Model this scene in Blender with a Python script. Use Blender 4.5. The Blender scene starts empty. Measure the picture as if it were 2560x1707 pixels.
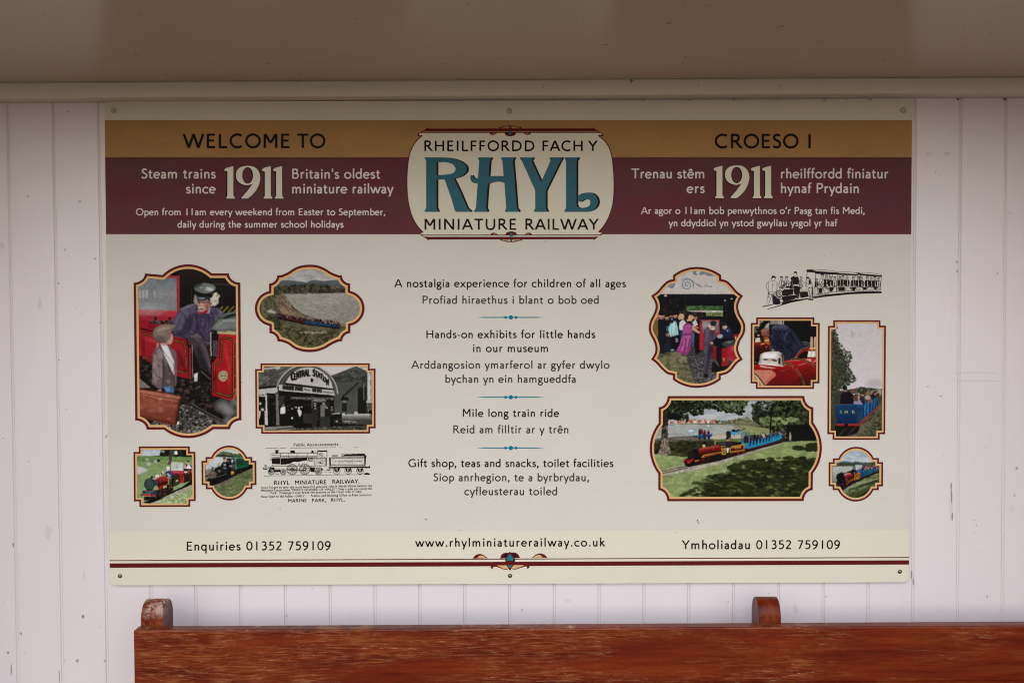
import bpy, bmesh, math, random
import numpy as np
from mathutils import Vector, Matrix
from mathutils.geometry import tessellate_polygon
R = math.radians
# ------------------------------------------------------------------ camera, sky, sun, exposure
scene = bpy.context.scene
COL = scene.collection
CAM_LOC = Vector((0.0, -2.24, 1.53))
CAM_ROT = Matrix.Rotation(R(90 - 1.47), 3, 'X') @ Matrix.Rotation(R(-0.30), 3, 'Z')
cam = bpy.data.cameras.new('camera'); cam.lens = 35; cam.sensor_width = 36; cam.clip_start = 0.02; cam.clip_end = 2000
camo = bpy.data.objects.new('camera', cam); COL.objects.link(camo)
camo.matrix_world = Matrix.Translation(CAM_LOC) @ CAM_ROT.to_4x4()
scene.camera = camo
SUN_EL, SUN_AZ = 28, 186          # elevation; bearing the light comes from (180 = straight behind the camera)
world = bpy.data.worlds.new('World'); scene.world = world; world.use_nodes = True
wn = world.node_tree.nodes; wl = world.node_tree.links
bg = wn['Background']
sky = wn.new('ShaderNodeTexSky'); sky.sky_type = 'NISHITA'; sky.sun_disc = False
sky.sun_elevation = R(SUN_EL); sky.sun_rotation = R(SUN_AZ)
sky.air_density = 1.0; sky.dust_density = 1.2; sky.ozone_density = 1.0
wl.new(sky.outputs[0], bg.inputs[0]); bg.inputs[1].default_value = 0.06
sun = bpy.data.lights.new('sun', 'SUN'); sun.energy = 1.2; sun.angle = R(100); sun.color = (0.86, 0.91, 1.0)
suno = bpy.data.objects.new('sun', sun); COL.objects.link(suno)
sd = Vector((math.sin(R(SUN_AZ)) * math.cos(R(SUN_EL)), math.cos(R(SUN_AZ)) * math.cos(R(SUN_EL)), math.sin(R(SUN_EL))))
suno.rotation_euler = (-sd).to_track_quat('-Z', 'Y').to_euler()
scene.view_settings.view_transform = 'Standard'; scene.view_settings.look = 'None'
scene.view_settings.gamma = 1.0; scene.view_settings.exposure = 1.1
scene.cycles.max_bounces = 8; scene.cycles.filter_width = 1.05
scene.cycles.use_denoising = True; scene.cycles.denoising_input_passes = 'RGB_ALBEDO_NORMAL'; scene.cycles.denoising_prefilter = 'ACCURATE'

# ------------------------------------------------------------------ helpers
FPX = 2560 * 35 / 36
def ray(px, py):
    return CAM_ROT @ Vector(((px - 1280) / FPX, -(py - 853.5) / FPX, -1.0))
def on_plane(px, py, y):           # photograph pixel -> point of the real plane at that depth
    d = ray(px, py); t = (y - CAM_LOC.y) / d.y
    return CAM_LOC + d * t
def rays_np(px, py, y):
    m = np.array(CAM_ROT)
    d = np.stack([(px - 1280) / FPX, -(py - 853.5) / FPX, -np.ones_like(px)], -1) @ m.T
    t = (y - CAM_LOC.y) / d[..., 1]
    return np.array(CAM_LOC) + d * t[..., None]

def tag(o, label=None, cat=None, kind=None, group=None):
    if label: o['label'] = label
    if cat: o['category'] = cat
    if kind: o['kind'] = kind
    if group: o['group'] = group
    return o
def empty(name, loc):
    o = bpy.data.objects.new(name, None); COL.objects.link(o); o.location = loc; o.empty_display_size = 0.1
    o['origin'] = tuple(loc)
    return o
def origin_of(p):
    while p is not None:
        if 'origin' in p: return Vector(p['origin'])
        p = p.parent
    return Vector((0, 0, 0))
def link_mesh(name, me, parent, mats):
    for m in (mats if isinstance(mats, (list, tuple)) else [mats]): me.materials.append(m)
    o = bpy.data.objects.new(name, me); COL.objects.link(o)
    if parent is not None: o.parent = parent
    return o
def from_bm(name, bm, mats, parent=None, smooth=False):
    og = origin_of(parent)
    bmesh.ops.translate(bm, verts=bm.verts, vec=-og)
    bmesh.ops.recalc_face_normals(bm, faces=bm.faces)
    me = bpy.data.meshes.new(name); bm.to_mesh(me); bm.free()
    if smooth:
        for p in me.polygons: p.use_smooth = True
    return link_mesh(name, me, parent, mats)
def bm_box(bm, x0, x1, y0, y1, z0, z1, bev=0.0, seg=2):
    r = bmesh.ops.create_cube(bm, size=1.0)
    vs = r['verts']
    for v in vs:
        v.co = Vector((x0 if v.co.x < 0 else x1, y0 if v.co.y < 0 else y1, z0 if v.co.z < 0 else z1))
    if bev > 0:
        es = list({e for v in vs for e in v.link_edges})
        bmesh.ops.bevel(bm, geom=es, offset=bev, segments=seg, profile=0.5, affect='EDGES')

# ------------------------------------------------------------------ materials
def mat(name, col, rough=0.5, spec=0.2, metal=0.0):
    m = bpy.data.materials.new(name); m.use_nodes = True
    b = m.node_tree.nodes['Principled BSDF']
    b.inputs['Base Color'].default_value = (*col, 1); b.inputs['Roughness'].default_value = rough
    b.inputs['Specular IOR Level'].default_value = spec; b.inputs['Metallic'].default_value = metal
    return m
def N(m, t, **kw):
    n = m.node_tree.nodes.new(t)
    for k, v in kw.items():
        if k in n.inputs.keys() if hasattr(n.inputs, 'keys') else False: n.inputs[k].default_value = v
        else: setattr(n, k, v)
    return n
def L(m, a, b): m.node_tree.links.new(a, b)
def noise(m, scale, detail=4, rough=0.55, stretch=None):
    tc = N(m, 'ShaderNodeTexCoord'); mp = N(m, 'ShaderNodeMapping')
    L(m, tc.outputs['Object'], mp.inputs[0])
    if stretch: mp.inputs['Scale'].default_value = stretch
    n = N(m, 'ShaderNodeTexNoise'); n.inputs['Scale'].default_value = scale
    n.inputs['Detail'].default_value = detail; n.inputs['Roughness'].default_value = rough
    L(m, mp.outputs[0], n.inputs['Vector'])
    return n.outputs['Fac']
def ramp(m, fac, stops):
    r = N(m, 'ShaderNodeValToRGB'); e = r.color_ramp.elements
    while len(e) < len(stops): e.new(0.5)
    for el, (p, c) in zip(e, stops):
        el.position = p; el.color = (*c, 1) if isinstance(c, (tuple, list)) else (c, c, c, 1)
    L(m, fac, r.inputs[0]); return r.outputs[0]
def mix(m, fac, a, b, mode='MIX'):
    n = N(m, 'ShaderNodeMix'); n.data_type = 'RGBA'; n.blend_type = mode
    for s, v in ((n.inputs[0], fac), (n.inputs[6], a), (n.inputs[7], b)):
        if hasattr(v, 'is_linked'): L(m, v, s)
        elif isinstance(v, (tuple, list)): s.default_value = (*v, 1)
        else: s.default_value = v
    return n.outputs[2]
def bsdf(m): return m.node_tree.nodes['Principled BSDF']
def bump(m, h, strength, dist=0.001):
    b = N(m, 'ShaderNodeBump'); b.inputs['Strength'].default_value = strength; b.inputs['Distance'].default_value = dist
    L(m, h, b.inputs['Height']); L(m, b.outputs[0], bsdf(m).inputs['Normal'])
def lin(c):
    c = np.asarray(c, float) / 255.0
    return np.where(c <= 0.04045, c / 12.92, ((c + 0.055) / 1.055) ** 2.4)
def hexc(h): return tuple(int(h[i:i + 2], 16) for i in (0, 2, 4))

def painted(name, col, grime, rough, spec=0.5, speck=True, bumpy=0.12):
    m = mat(name, col, rough, spec)
    a = ramp(m, noise(m, 2.2, 5), [(0.35, 0.0), (0.75, 1.0)])
    c = mix(m, a, col, tuple(x * y for x, y in zip(col, (0.955, 0.945, 0.94))))
    streak = ramp(m, noise(m, 5.0, 6, 0.6, (6, 1, 0.7)), [(0.60, 0.0), (0.82, 0.45)])
    c = mix(m, streak, c, tuple(x * y for x, y in zip(col, (0.90, 0.875, 0.86))))
    if speck:
        k = ramp(m, noise(m, 55, 2, 0.4), [(0.755, 0.0), (0.785, 1.0)])
        c = mix(m, k, c, grime)
        k2 = ramp(m, noise(m, 9, 7, 0.75), [(0.70, 0.0), (0.80, 0.55)])
        c = mix(m, k2, c, grime)
    L(m, c, bsdf(m).inputs['Base Color'])
    bump(m, noise(m, 60, 5, 0.6, (1, 1, 0.25)), bumpy, 0.0015)
    return m
M_WALL = painted('white_wall_paint', (0.80, 0.738, 0.752), (0.42, 0.37, 0.35), 0.38)
M_GROOVE = mat('grooves_with_grime', (0.72, 0.655, 0.66), 0.6)
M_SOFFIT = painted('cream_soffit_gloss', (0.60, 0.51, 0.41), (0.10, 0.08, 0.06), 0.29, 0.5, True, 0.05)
M_TRIM = painted('cream_trim_paint', (0.86, 0.82, 0.74), (0.3, 0.25, 0.2), 0.35)
M_ROOF = mat('roof_felt', (0.08, 0.08, 0.085), 0.9)

def vinyl(name, col, rough=0.34, spec=0.07, wear_sheen=0.05):
    m = mat(name, col, rough, spec)
    a = ramp(m, noise(m, 5, 7, 0.7, (1, 1, 2.2)), [(0.38, 0.0), (0.70, 1.0)])
    c = mix(m, a, col, tuple(min(1, x * (1 - wear_sheen) + 0.05 * wear_sheen) for x in col))
    L(m, c, bsdf(m).inputs['Base Color'])
    rr = N(m, 'ShaderNodeMapRange'); L(m, noise(m, 5, 6, 0.7, (1, 1, 1.6)), rr.inputs[0])
    rr.inputs[1].default_value = 0.3; rr.inputs[2].default_value = 0.75
    rr.inputs[3].default_value = rough - 0.08; rr.inputs[4].default_value = rough + 0.16
    L(m, rr.outputs[0], bsdf(m).inputs['Roughness'])
    bump(m, noise(m, 26, 6, 0.65, (1, 1, 1)), 0.05, 0.001)
    return m
CREAM = (0.755, 0.705, 0.575)
M_CREAM = vinyl('cream_vinyl', CREAM)
M_BODY = vinyl('grey_cream_vinyl', (0.69, 0.654, 0.582))
M_GOLD = vinyl('ochre_vinyl', (0.42, 0.225, 0.075), wear_sheen=0.22)
M_BURG = vinyl('burgundy_vinyl', (0.135, 0.024, 0.034), rough=0.36, wear_sheen=0.5)  # ochre and burgundy smears: part wear, part sheen painted into the colour
M_BURG2 = mat('burgundy_print', (0.118, 0.012, 0.014), 0.35, 0.03)
M_TAN = mat('tan_print', (0.70, 0.43, 0.19), 0.35, 0.03)
M_TEAL = vinyl('teal_print', (0.028, 0.135, 0.185), wear_sheen=0.12)
M_TEAL2 = mat('bright_teal_print', (0.006, 0.19, 0.27), 0.35, 0.03)
M_INK = mat('black_print', (0.012, 0.009, 0.007), 0.4, 0.03)
M_SHADE = mat('dark_brown_print', (0.022, 0.014, 0.014), 0.4, 0.03)
M_GREYINK = mat('grey_print', (0.048, 0.05, 0.046), 0.4, 0.03)
M_WHITE = mat('pale_print', (0.72, 0.62, 0.58), 0.35)
M_METAL = mat('screw_steel', (0.33, 0.30, 0.28), 0.3, 0.5, 1.0)
M_CAP = mat('cream_screw_cap', (0.50, 0.45, 0.36), 0.3, 0.5)
def print_mat():
    m = mat('photo_print', (0.5, 0.5, 0.5), 0.34, 0.03)
    a = N(m, 'ShaderNodeAttribute'); a.attribute_name = 'ink'
    L(m, a.outputs['Color'], bsdf(m).inputs['Base Color']); return m
M_PRINT = print_mat()

def wood(name, lightwear=1.0, endgrain=False):
    m = mat(name, (0.2, 0.05, 0.015), 0.3, 0.14)
    e = endgrain
    g1 = noise(m, 4.0, 6, 0.6, (0.8, 1, 9) if not e else (12, 12, 3))
    g2 = noise(m, 12.0, 8, 0.75, (1.6, 1, 26) if not e else (26, 26, 4))
    base = ramp(m, g1, [(0.28, (0.075, 0.0068, 0.0018)), (0.48, (0.138, 0.0145, 0.0027)), (0.72, (0.205, 0.033, 0.005))])
    fine = ramp(m, g2, [(0.34, 0.70), (0.50, 0.97), (0.68, 1.16)])
    c = mix(m, 1.0, base, fine, 'MULTIPLY')
    tc = N(m, 'ShaderNodeTexCoord'); sp = N(m, 'ShaderNodeSeparateXYZ'); L(m, tc.outputs['Object'], sp.inputs[0])
    gx = N(m, 'ShaderNodeMapRange'); L(m, sp.outputs['X'], gx.inputs[0])   # the end by the worn post is rubbed most
    gx.inputs[1].default_value = 0.0; gx.inputs[2].default_value = 2.2; gx.inputs[3].default_value = 0.09; gx.inputs[4].default_value = -0.07
    ad = N(m, 'ShaderNodeMath'); ad.operation = 'ADD'; L(m, noise(m, 3.0, 7, 0.68, (1, 1, 4.0)), ad.inputs[0]); L(m, gx.outputs[0], ad.inputs[1])
    patch = ramp(m, ad.outputs[0], [(0.46, 0.0), (0.57, 1.0)])
    scr = ramp(m, noise(m, 14, 9, 0.78, (1.3, 1, 19) if not e else (9, 9, 5)), [(0.48, 0.0), (0.62, 0.8)])
    c = mix(m, mix(m, 1.0, patch, scr, 'MULTIPLY'), c, (0.46 * lightwear, 0.16 * lightwear, 0.05 * lightwear))
    dots = ramp(m, noise(m, 18, 9, 0.82, (1.3, 1, 14) if not e else (3, 3, 2)), [(0.575, 0.0), (0.65, 0.9)])
    c = mix(m, mix(m, 1.0, patch, dots, 'MULTIPLY'), c, (0.78 * lightwear, 0.52 * lightwear, 0.34 * lightwear))
    L(m, c, bsdf(m).inputs['Base Color'])
    bsdf(m).inputs['Coat Weight'].default_value = 0.07; bsdf(m).inputs['Coat Roughness'].default_value = 0.25
    rr = ramp(m, g2, [(0.3, 0.26), (0.7, 0.45)]); L(m, rr, bsdf(m).inputs['Roughness'])
    bump(m, g2, 0.12, 0.0008)
    return m
M_WOOD = wood('varnished_hardwood', 0.74)
M_WOODV = wood('varnished_hardwood_post', 0.36, True)
ZW = on_plane(380, 1530, -0.12).z
def worn():
    m = wood('worn_varnish_post', 0.6, True)
    c0 = bsdf(m).inputs['Base Color'].links[0].from_socket
    k = ramp(m, noise(m, 34, 8, 0.78, (1, 1, 0.8)), [(0.49, 0.0), (0.56, 0.85)])
    tc = N(m, 'ShaderNodeTexCoord'); sp = N(m, 'ShaderNodeSeparateXYZ'); L(m, tc.outputs['Object'], sp.inputs[0])
    hz = N(m, 'ShaderNodeMapRange'); L(m, sp.outputs['Z'], hz.inputs[0])
    hz.inputs[1].default_value = ZW - 0.012; hz.inputs[2].default_value = ZW + 0.012; hz.inputs[3].default_value = 0.0; hz.inputs[4].default_value = 1.0
    f = N(m, 'ShaderNodeMath'); f.operation = 'MULTIPLY'; L(m, k, f.inputs[0]); L(m, hz.outputs[0], f.inputs[1])
    c = mix(m, f.outputs[0], c0, (0.50, 0.36, 0.29)); L(m, c, bsdf(m).inputs['Base Color'])
    return m
M_WORN = worn()

# ------------------------------------------------------------------ ground
def ground():
    m = mat('paving', (0.30, 0.26, 0.215), 0.85)
    br = N(m, 'ShaderNodeTexBrick'); br.inputs['Scale'].default_value = 1.6; br.inputs['Mortar Size'].default_value = 0.012
    br.inputs['Color1'].default_value = (0.25, 0.18, 0.105, 1); br.inputs['Color2'].default_value = (0.20, 0.145, 0.085, 1)
    br.inputs['Mortar'].default_value = (0.10, 0.08, 0.06, 1)
    tc = N(m, 'ShaderNodeTexCoord'); L(m, tc.outputs['Object'], br.inputs['Vector'])
    c = mix(m, ramp(m, noise(m, 1.3, 6), [(0.3, 0.0), (0.8, 0.5)]), br.outputs['Color'], (0.18, 0.13, 0.08)); L(m, c, bsdf(m).inputs['Base Color'])
    bm = bmesh.new(); bmesh.ops.create_grid(bm, x_segments=8, y_segments=8, size=600)
    o = from_bm('ground', bm, m); tag(o, 'pale stone paving in front of the boarded shelter', 'ground', 'structure')
ground()

# ------------------------------------------------------------------ shelter wall, soffit, trim
SOF = CAM_LOC.z + 0.514            # underside of the soffit
def shelter():
    t = empty('station_shelter', (0, 0.06, 0))
    tag(t, 'white boarded station building wall under a glossy cream soffit with a square corner trim', 'building')
    X0 = on_plane(1273.5, 1445, 0).x; pitch = (on_plane(2277.6, 1445, 0).x - on_plane(260, 1450, 0).x) / 18
    n = 30; gw = 0.0036; gd = 0.0024
    prof = []; gro = []
    for i in range(-n, n + 1):
        x = X0 + i * pitch
        prof += [(x - gw, 0.0), (x - gw * 0.45, gd), (x + gw * 0.45, gd), (x + gw, 0.0)]
    bm = bmesh.new(); zt = SOF + 0.02
    lo = [bm.verts.new((x, y, 0.0)) for x, y in prof]; hi = [bm.verts.new((x, y, zt)) for x, y in prof]
    for i in range(len(prof) - 1):
        f = bm.faces.new((lo[i], lo[i + 1], hi[i + 1], hi[i])); f.material_index = 1 if i % 4 != 3 else 0
    # closed back
    a, b = prof[0][0], prof[-1][0]
    q = [bm.verts.new(p) for p in ((a, 0.12, 0), (b, 0.12, 0), (b, 0.12, zt), (a, 0.12, zt))]
    bm.faces.new(q); bm.faces.new((lo[0], hi[0], q[3], q[0])); bm.faces.new((lo[-1], q[1], q[2], hi[-1]))
    from_bm('boarded_wall', bm, [M_WALL, M_GROOVE], t)
    # soffit: a real board ceiling of the overhang
    bm = bmesh.new(); D = OVER
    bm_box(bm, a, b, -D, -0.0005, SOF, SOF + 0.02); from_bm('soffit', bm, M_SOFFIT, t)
    bm = bmesh.new(); pr = [(-0.0012, SOF-0.0005), (-0.057, SOF-0.0005), (-0.0575, SOF-0.003), (-0.0475, SOF-0.0305), (-0.0455, SOF-0.0320), (-0.0012, SOF-0.0320)]
    A_ = [bm.verts.new((a, y, z)) for y, z in pr]; B_ = [bm.verts.new((b, y, z)) for y, z in pr]; bm.faces.new(A_); bm.faces.new(B_[::-1])
    for i in range(6): bm.faces.new((A_[i], B_[i], B_[(i+1) % 6], A_[(i+1) % 6]))
    from_bm('corner_trim', bm, M_TRIM, t)
    bm = bmesh.new(); bm_box(bm, a - 0.02, b + 0.02, -D - 0.03, -D - 0.002, SOF - 0.004, SOF + 0.16, 0.004, 1); from_bm('fascia', bm, M_TRIM, t)
    bm = bmesh.new(); bm_box(bm, a - 0.05, b + 0.05, -D - 0.06, 2.2, SOF + 0.17, SOF + 0.23); from_bm('roof', bm, M_ROOF, t)
    M_SHADE_WALL = painted('maroon_shade_wall_paint', (0.10, 0.025, 0.03), (0.05, 0.03, 0.03), 0.4, 0.3)
    for sx in (-1, 1):  # unseen dark end walls, added to shade the left and right edges
        x = sx*1.47; bm = bmesh.new(); bm_box(bm, min(x, x+sx*0.05), max(x, x+sx*0.05), -D + 0.004, -0.0014, 0.0, SOF - 0.0005 - 0.033, 0.003, 1); from_bm('added_shade_wall', bm, M_SHADE_WALL, t)
    return a, b
OVER = 0.74
WX0, WX1 = shelter()

# ------------------------------------------------------------------ bench
def bench():
    yf = -0.17
    pl = on_plane(333, 1570, yf); zt = on_plane(1280, 1570, yf).z; zb = on_plane(1700, 1706, yf).z
    t = empty('bench', (pl.x, yf, 0.0))
    tag(t, 'red-brown varnished wooden bench with round-topped back posts under the sign', 'bench')
    x0 = pl.x; x1 = 1.42; xe = 1.34
    bm = bmesh.new(); bm_box(bm, x0, x1, yf, yf + 0.032, zb, zt, 0.0035, 2); from_bm('top_rail', bm, M_WOOD, t)
    def post(xc, m, ztop, label=None):
        w = 0.0235; d0 = yf + 0.0325; d1 = d0 + 0.064; r = (d1 - d0) / 2; pr = []
        for k in range(15):
            a = math.pi * k / 14; pr.append((d0 + r - r * math.cos(a), ztop - r + r * math.sin(a)))
        pr.append((d1, 0.42)); pr.append((d0, 0.42))
        bm = bmesh.new()
        A = [bm.verts.new((xc - w, y, z)) for y, z in pr]; B = [bm.verts.new((xc + w, y, z)) for y, z in pr]
        fa = bm.faces.new(A); fb = bm.faces.new(B[::-1])
        for i in range(len(pr)):
            j = (i + 1) % len(pr); bm.faces.new((A[i], B[i], B[j], A[j]))
        es = list(fa.edges) + list(fb.edges)
        bmesh.ops.bevel(bm, geom=es, offset=0.0018, segments=2, profile=0.5, affect='EDGES')
        o = from_bm('back_post', bm, m, t)
        if label: o['label'] = label
        for p in o.data.polygons: p.use_smooth = abs(p.normal.x) < 0.5 and p.normal.z > 0.05
    zl = on_plane(390, 1498, yf + 0.06).z; zr = on_plane(1920, 1493, yf + 0.06).z
    xl = (on_plane(352, 1540, yf + .0325).x + on_plane(407, 1540, yf + .0325).x) / 2
    xr = (on_plane(1896.6, 1540, yf + .0325).x + on_plane(1953, 1540, yf + .0325).x) / 2
    post(xl, M_WORN, zl, 'post with its varnish worn white at the rounded top')
    post(xr, M_WOODV, zr); post(xe, M_WOODV, zr)
    for z in (0.66, 0.51):
        bm = bmesh.new(); bm_box(bm, x0, x1, yf + 0.002, yf + 0.03, z, z + 0.1, 0.003, 1); from_bm('back_slat', bm, M_WOOD, t)
    for k in range(4):
        bm = bmesh.new(); y = yf - 0.02 - 0.108 * k; bm_box(bm, x0, x1, y - 0.1, y, 0.42, 0.445, 0.003, 1); from_bm('seat_slat', bm, M_WOOD, t)
    for x in (xl, xr, xe):
        bm = bmesh.new(); bm_box(bm, x - .0235, x + .0235, yf - 0.44, yf + 0.0965, 0.35, 0.4195, 0.003, 1); from_bm('seat_bearer', bm, M_WOODV, t)
        for y in (yf - 0.40, yf + 0.06):
            bm = bmesh.new(); bm_box(bm, x - .0235, x + .0235, y - 0.03, y + 0.03, 0.0, 0.3495, 0.003, 1); from_bm('leg', bm, M_WOODV, t)
bench()

# ------------------------------------------------------------------ flat printed sheets on the sign
PF = -0.0085                        # front face of the sign panel
LAY = 0.00022
def arc3(p0, pm, p1, n=28):
    (ax, ay), (bx, by), (cx, cy) = p0, pm, p1
    d = 2 * (ax * (by - cy) + bx * (cy - ay) + cx * (ay - by))
    ux = ((ax*ax+ay*ay)*(by-cy)+(bx*bx+by*by)*(cy-ay)+(cx*cx+cy*cy)*(ay-by))/d
    uy = ((ax*ax+ay*ay)*(cx-bx)+(bx*bx+by*by)*(ax-cx)+(cx*cx+cy*cy)*(bx-ax))/d
    r = math.hypot(ax-ux, ay-uy); a0 = math.atan2(ay-uy, ax-ux); am = math.atan2(by-uy, bx-ux); a1 = math.atan2(cy-uy, cx-ux)
    tw = 2*math.pi
    if (am-a0) % tw < (a1-a0) % tw: sw = (a1-a0) % tw
    else: sw = -((a0-a1) % tw)
    return [(ux+r*math.cos(a0+sw*k/n), uy+r*math.sin(a0+sw*k/n)) for k in range(n+1)]
def qarc(p0, p1, c, n=10):
    return [(c[0]+(p0[0]-c[0])*math.cos(t)+(p1[0]-c[0])*math.sin(t), c[1]+(p0[1]-c[1])*math.cos(t)+(p1[1]-c[1])*math.sin(t))
            for t in [math.pi/2*k/n for k in range(n+1)]]
def spline(pts, n=6, closed=False):
    P = [np.array(p, float) for p in pts]; out = []
    m = len(P); rng = range(m if closed else m - 1)
    for i in rng:
        p1, p2 = P[i], P[(i+1) % m]
        p0 = P[i-1] if (i > 0 or closed) else 2*p1-p2
        p3 = P[(i+2) % m] if (i+2 < m or closed) else 2*p2-p1
        for k in range(n):
            t = k/n
            out.append(tuple(0.5*((2*p1)+(p2-p0)*t+(2*p0-5*p1+4*p2-p3)*t*t+(3*p1-p0-3*p2+p3)*t**3)))
    if not closed: out.append(tuple(P[-1]))
    return out
def pts(s):
    v = [float(a) for a in s.replace(',', ' ').split()]; return list(zip(v[0::2], v[1::2]))
class Z:                             # coordinates read off one enlarged region of the photograph -> photograph pixels
    def __init__(s, x0, y0, x1, W): s.x0, s.y0, s.k = x0, y0, (x1 - x0) / W
    def __call__(s, p): return (s.x0 + p[0]*s.k, s.y0 + p[1]*s.k)
    def all(s, ps): return [s(p) for p in ps]
class Sheet:
    def __init__(s, layer=1): s.v = []; s.f = []; s.layer = layer; s.n = 0
    def _add(s, P, F, dz=0.0):
        b = len(s.v)
        s.v += [(p[0], p[1], dz) for p in P]; s.f += [tuple(b+i for i in f) for f in F]
    def _dz(s): s.n += 1; return (s.n % 9) * 0.000012
    def poly(s, loops):
        if not isinstance(loops[0], list): loops = [loops]
        vv = [[Vector((p[0], p[1], 0)) for p in l] for l in loops]
        P = [p for l in loops for p in l]
        s._add(P, tessellate_polygon(vv), s._dz())
    def ribbon(s, ps, w, w1=None, closed=False, dz=None):
        n = len(ps); Lf = []; Rt = []
        for i, p in enumerate(ps):
            a = ps[i-1] if (i > 0 or closed) else ps[i]; b = ps[(i+1) % n] if (i < n-1 or closed) else ps[i]
            dx, dy = b[0]-a[0], b[1]-a[1]; l = math.hypot(dx, dy) or 1
            ww = w if w1 is None else w + (w1-w)*i/(n-1)
            nx, ny = -dy/l*ww/2, dx/l*ww/2
            Lf.append((p[0]+nx, p[1]+ny)); Rt.append((p[0]-nx, p[1]-ny))
        m = n if closed else n-1
        s._add(Lf+Rt, [(i, (i+1) % n, n+(i+1) % n, n+i) for i in range(m)], s._dz() if dz is None else dz)
    def ring(s, A, B):
        n = len(A); s._add(A+B, [(i, (i+1) % n, n+(i+1) % n, n+i) for i in range(n)], s._dz())
    def disc(s, c, rx, ry=None, n=14):
        ry = ry or rx
        s._add([(c[0]+rx*math.cos(2*math.pi*k/n), c[1]+ry*math.sin(2*math.pi*k/n)) for k in range(n)], [tuple(range(n))], s._dz())
    def build(s, name, m, parent):
        a = np.array(s.v, float); w = rays_np(a[:, 0], a[:, 1], PF)
        w[:, 1] = PF - s.layer*LAY - a[:, 2]
        w -= np.array(origin_of(parent))
        me = bpy.data.meshes.new(name); me.from_pydata([tuple(p) for p in w], [], s.f)
        me.update()
        # every printed face looks out from the wall
        bm = bmesh.new(); bm.from_mesh(me)
        fl = [f for f in bm.faces if f.normal.y > 0]
        if fl: bmesh.ops.reverse_faces(bm, faces=fl)
        bm.to_mesh(me); bm.free()
        return link_mesh(name, me, parent, m)

# ------------------------------------------------------------------ humanist lettering, drawn as strokes (1000 units per em)
GL = {}
def G(ch, adv, *pr): GL[ch] = (adv, pr)
def S(x0, y0, x1, y1): return ('S', x0, y0, x1, y1)
def H(x0, x1, y): return ('H', x0, x1, y)
def C(s): return ('C', pts(s))
def E(cx, cy, rx, ry): return ('A', cx, cy, rx, ry, 0, 360)
def A(cx, cy, rx, ry, a0, a1): return ('A', cx, cy, rx, ry, a0, a1)
def Dt(x, y, r=56): return ('D', x, y, r)
G(' ', 278)
G('A', 682, S(48,0,338,682), S(634,0,344,682), H(150,535,215))
G('B', 582, S(120,0,120,682), H(120,300,640), H(120,320,362), H(120,310,42), C('295 640 375 625 410 570 410 500 385 410 310 362'), C('310 362 420 335 468 270 468 190 440 90 370 48 300 42'))
G('C', 720, A(420,341,330,308,52,308))
G('D', 760, S(120,0,120,682), C('100 640 300 640 480 600 600 500 640 341 600 180 480 80 300 42 100 42'))
G('E', 530, S(120,0,120,682), H(120,460,641), H(120,430,356), H(120,475,41))
G('F', 500, S(120,0,120,682), H(120,450,641), H(120,420,350))
G('G', 760, A(420,341,330,308,50,300), S(640,40,640,330), H(500,660,320))
G('H', 735, S(120,0,120,682), S(615,0,615,682), H(120,615,356))
G('I', 280, S(140,0,140,682))
G('K', 650, S(120,0,120,682), S(160,340,510,682), S(590,0,235,400))
G('L', 500, S(120,0,120,682), H(120,470,41))
G('M', 790, S(118,0,118,682), S(672,0,672,682), S(395,240,135,682), S(395,240,655,682))
G('N', 760, S(120,0,120,682), S(640,0,640,682), S(640,0,120,682))
G('O', 800, E(400,341,325,308))
G('P', 540, S(120,0,120,682), C('100 640 280 640 400 620 455 560 462 480 435 390 350 335 250 322 110 322'))
G('R', 620, S(120,0,120,682), C('100 640 270 640 380 622 432 565 440 495 415 410 340 355 240 340 110 340'), S(570,0,270,345))
G('S', 470, C('385 590 320 632 235 645 150 620 100 550 115 460 190 395 290 340 375 270 390 170 340 80 250 40 150 48 55 105'))
G('T', 585, S(292,0,292,682), H(20,565,641))
G('U', 730, C('120 682 120 450 122 250 165 110 260 45 365 38 470 45 560 110 608 250 610 450 610 682'))
G('V', 650, S(325,0,50,682), S(325,0,600,682))
G('W', 1040, S(290,0,50,682), S(290,0,520,682), S(750,0,520,682), S(750,0,990,682))
G('X', 650, S(50,0,590,682), S(590,0,60,682))
G('Y', 610, S(305,0,305,330), S(310,310,45,682), S(300,310,565,682))
def sh(b): return C(b)
BOWL_R = A(262,224,176,192,-150,150)
G('a', 430, C('70 372 130 402 205 408 280 388 318 320 320 240 320 120 322 0'), C('320 262 210 248 115 210 78 125 105 60 170 34 240 55 320 125'))
G('b', 500, S(112,0,112,712), A(270,224,176,192,-150,150))
G('c', 440, A(262,224,212,192,48,312))
G('d', 500, S(388,0,388,712), A(230,224,176,192,30,330))
G('e', 490, H(62,432,236), A(246,224,192,192,2,316))
G('f', 270, C('120 0 120 300 120 520 140 630 195 676 275 668'), H(20,255,411))
G('g', 430, E(190,300,130,118), H(230,415,412), C('150 190 90 150 105 100 190 78 300 60 372 5 370 -95 290 -172 190 -185 90 -160 45 -95 75 -20 160 60'))
G('h', 490, S(112,0,112,712), C('112 300 160 370 240 410 315 402 368 340 375 240 375 120 375 0'))
G('i', 230, S(115,0,115,449), Dt(115,600))
G('j', 230, C('115 449 115 200 115 -60 90 -160 20 -190'), Dt(115,600))
G('k', 470, S(112,0,112,712), S(135,215,360,449), S(425,0,190,270))
G('l', 230, S(115,0,115,712))
G('m', 770, S(112,0,112,449), C('112 300 160 370 235 410 305 402 350 340 356 240 356 120 356 0'), C('368 300 420 375 500 410 575 402 625 340 632 240 632 120 632 0'))
G('n', 490, S(112,0,112,449), C('112 300 160 370 240 410 315 402 368 340 375 240 375 120 375 0'))
G('o', 540, E(270,224,205,192))
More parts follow.
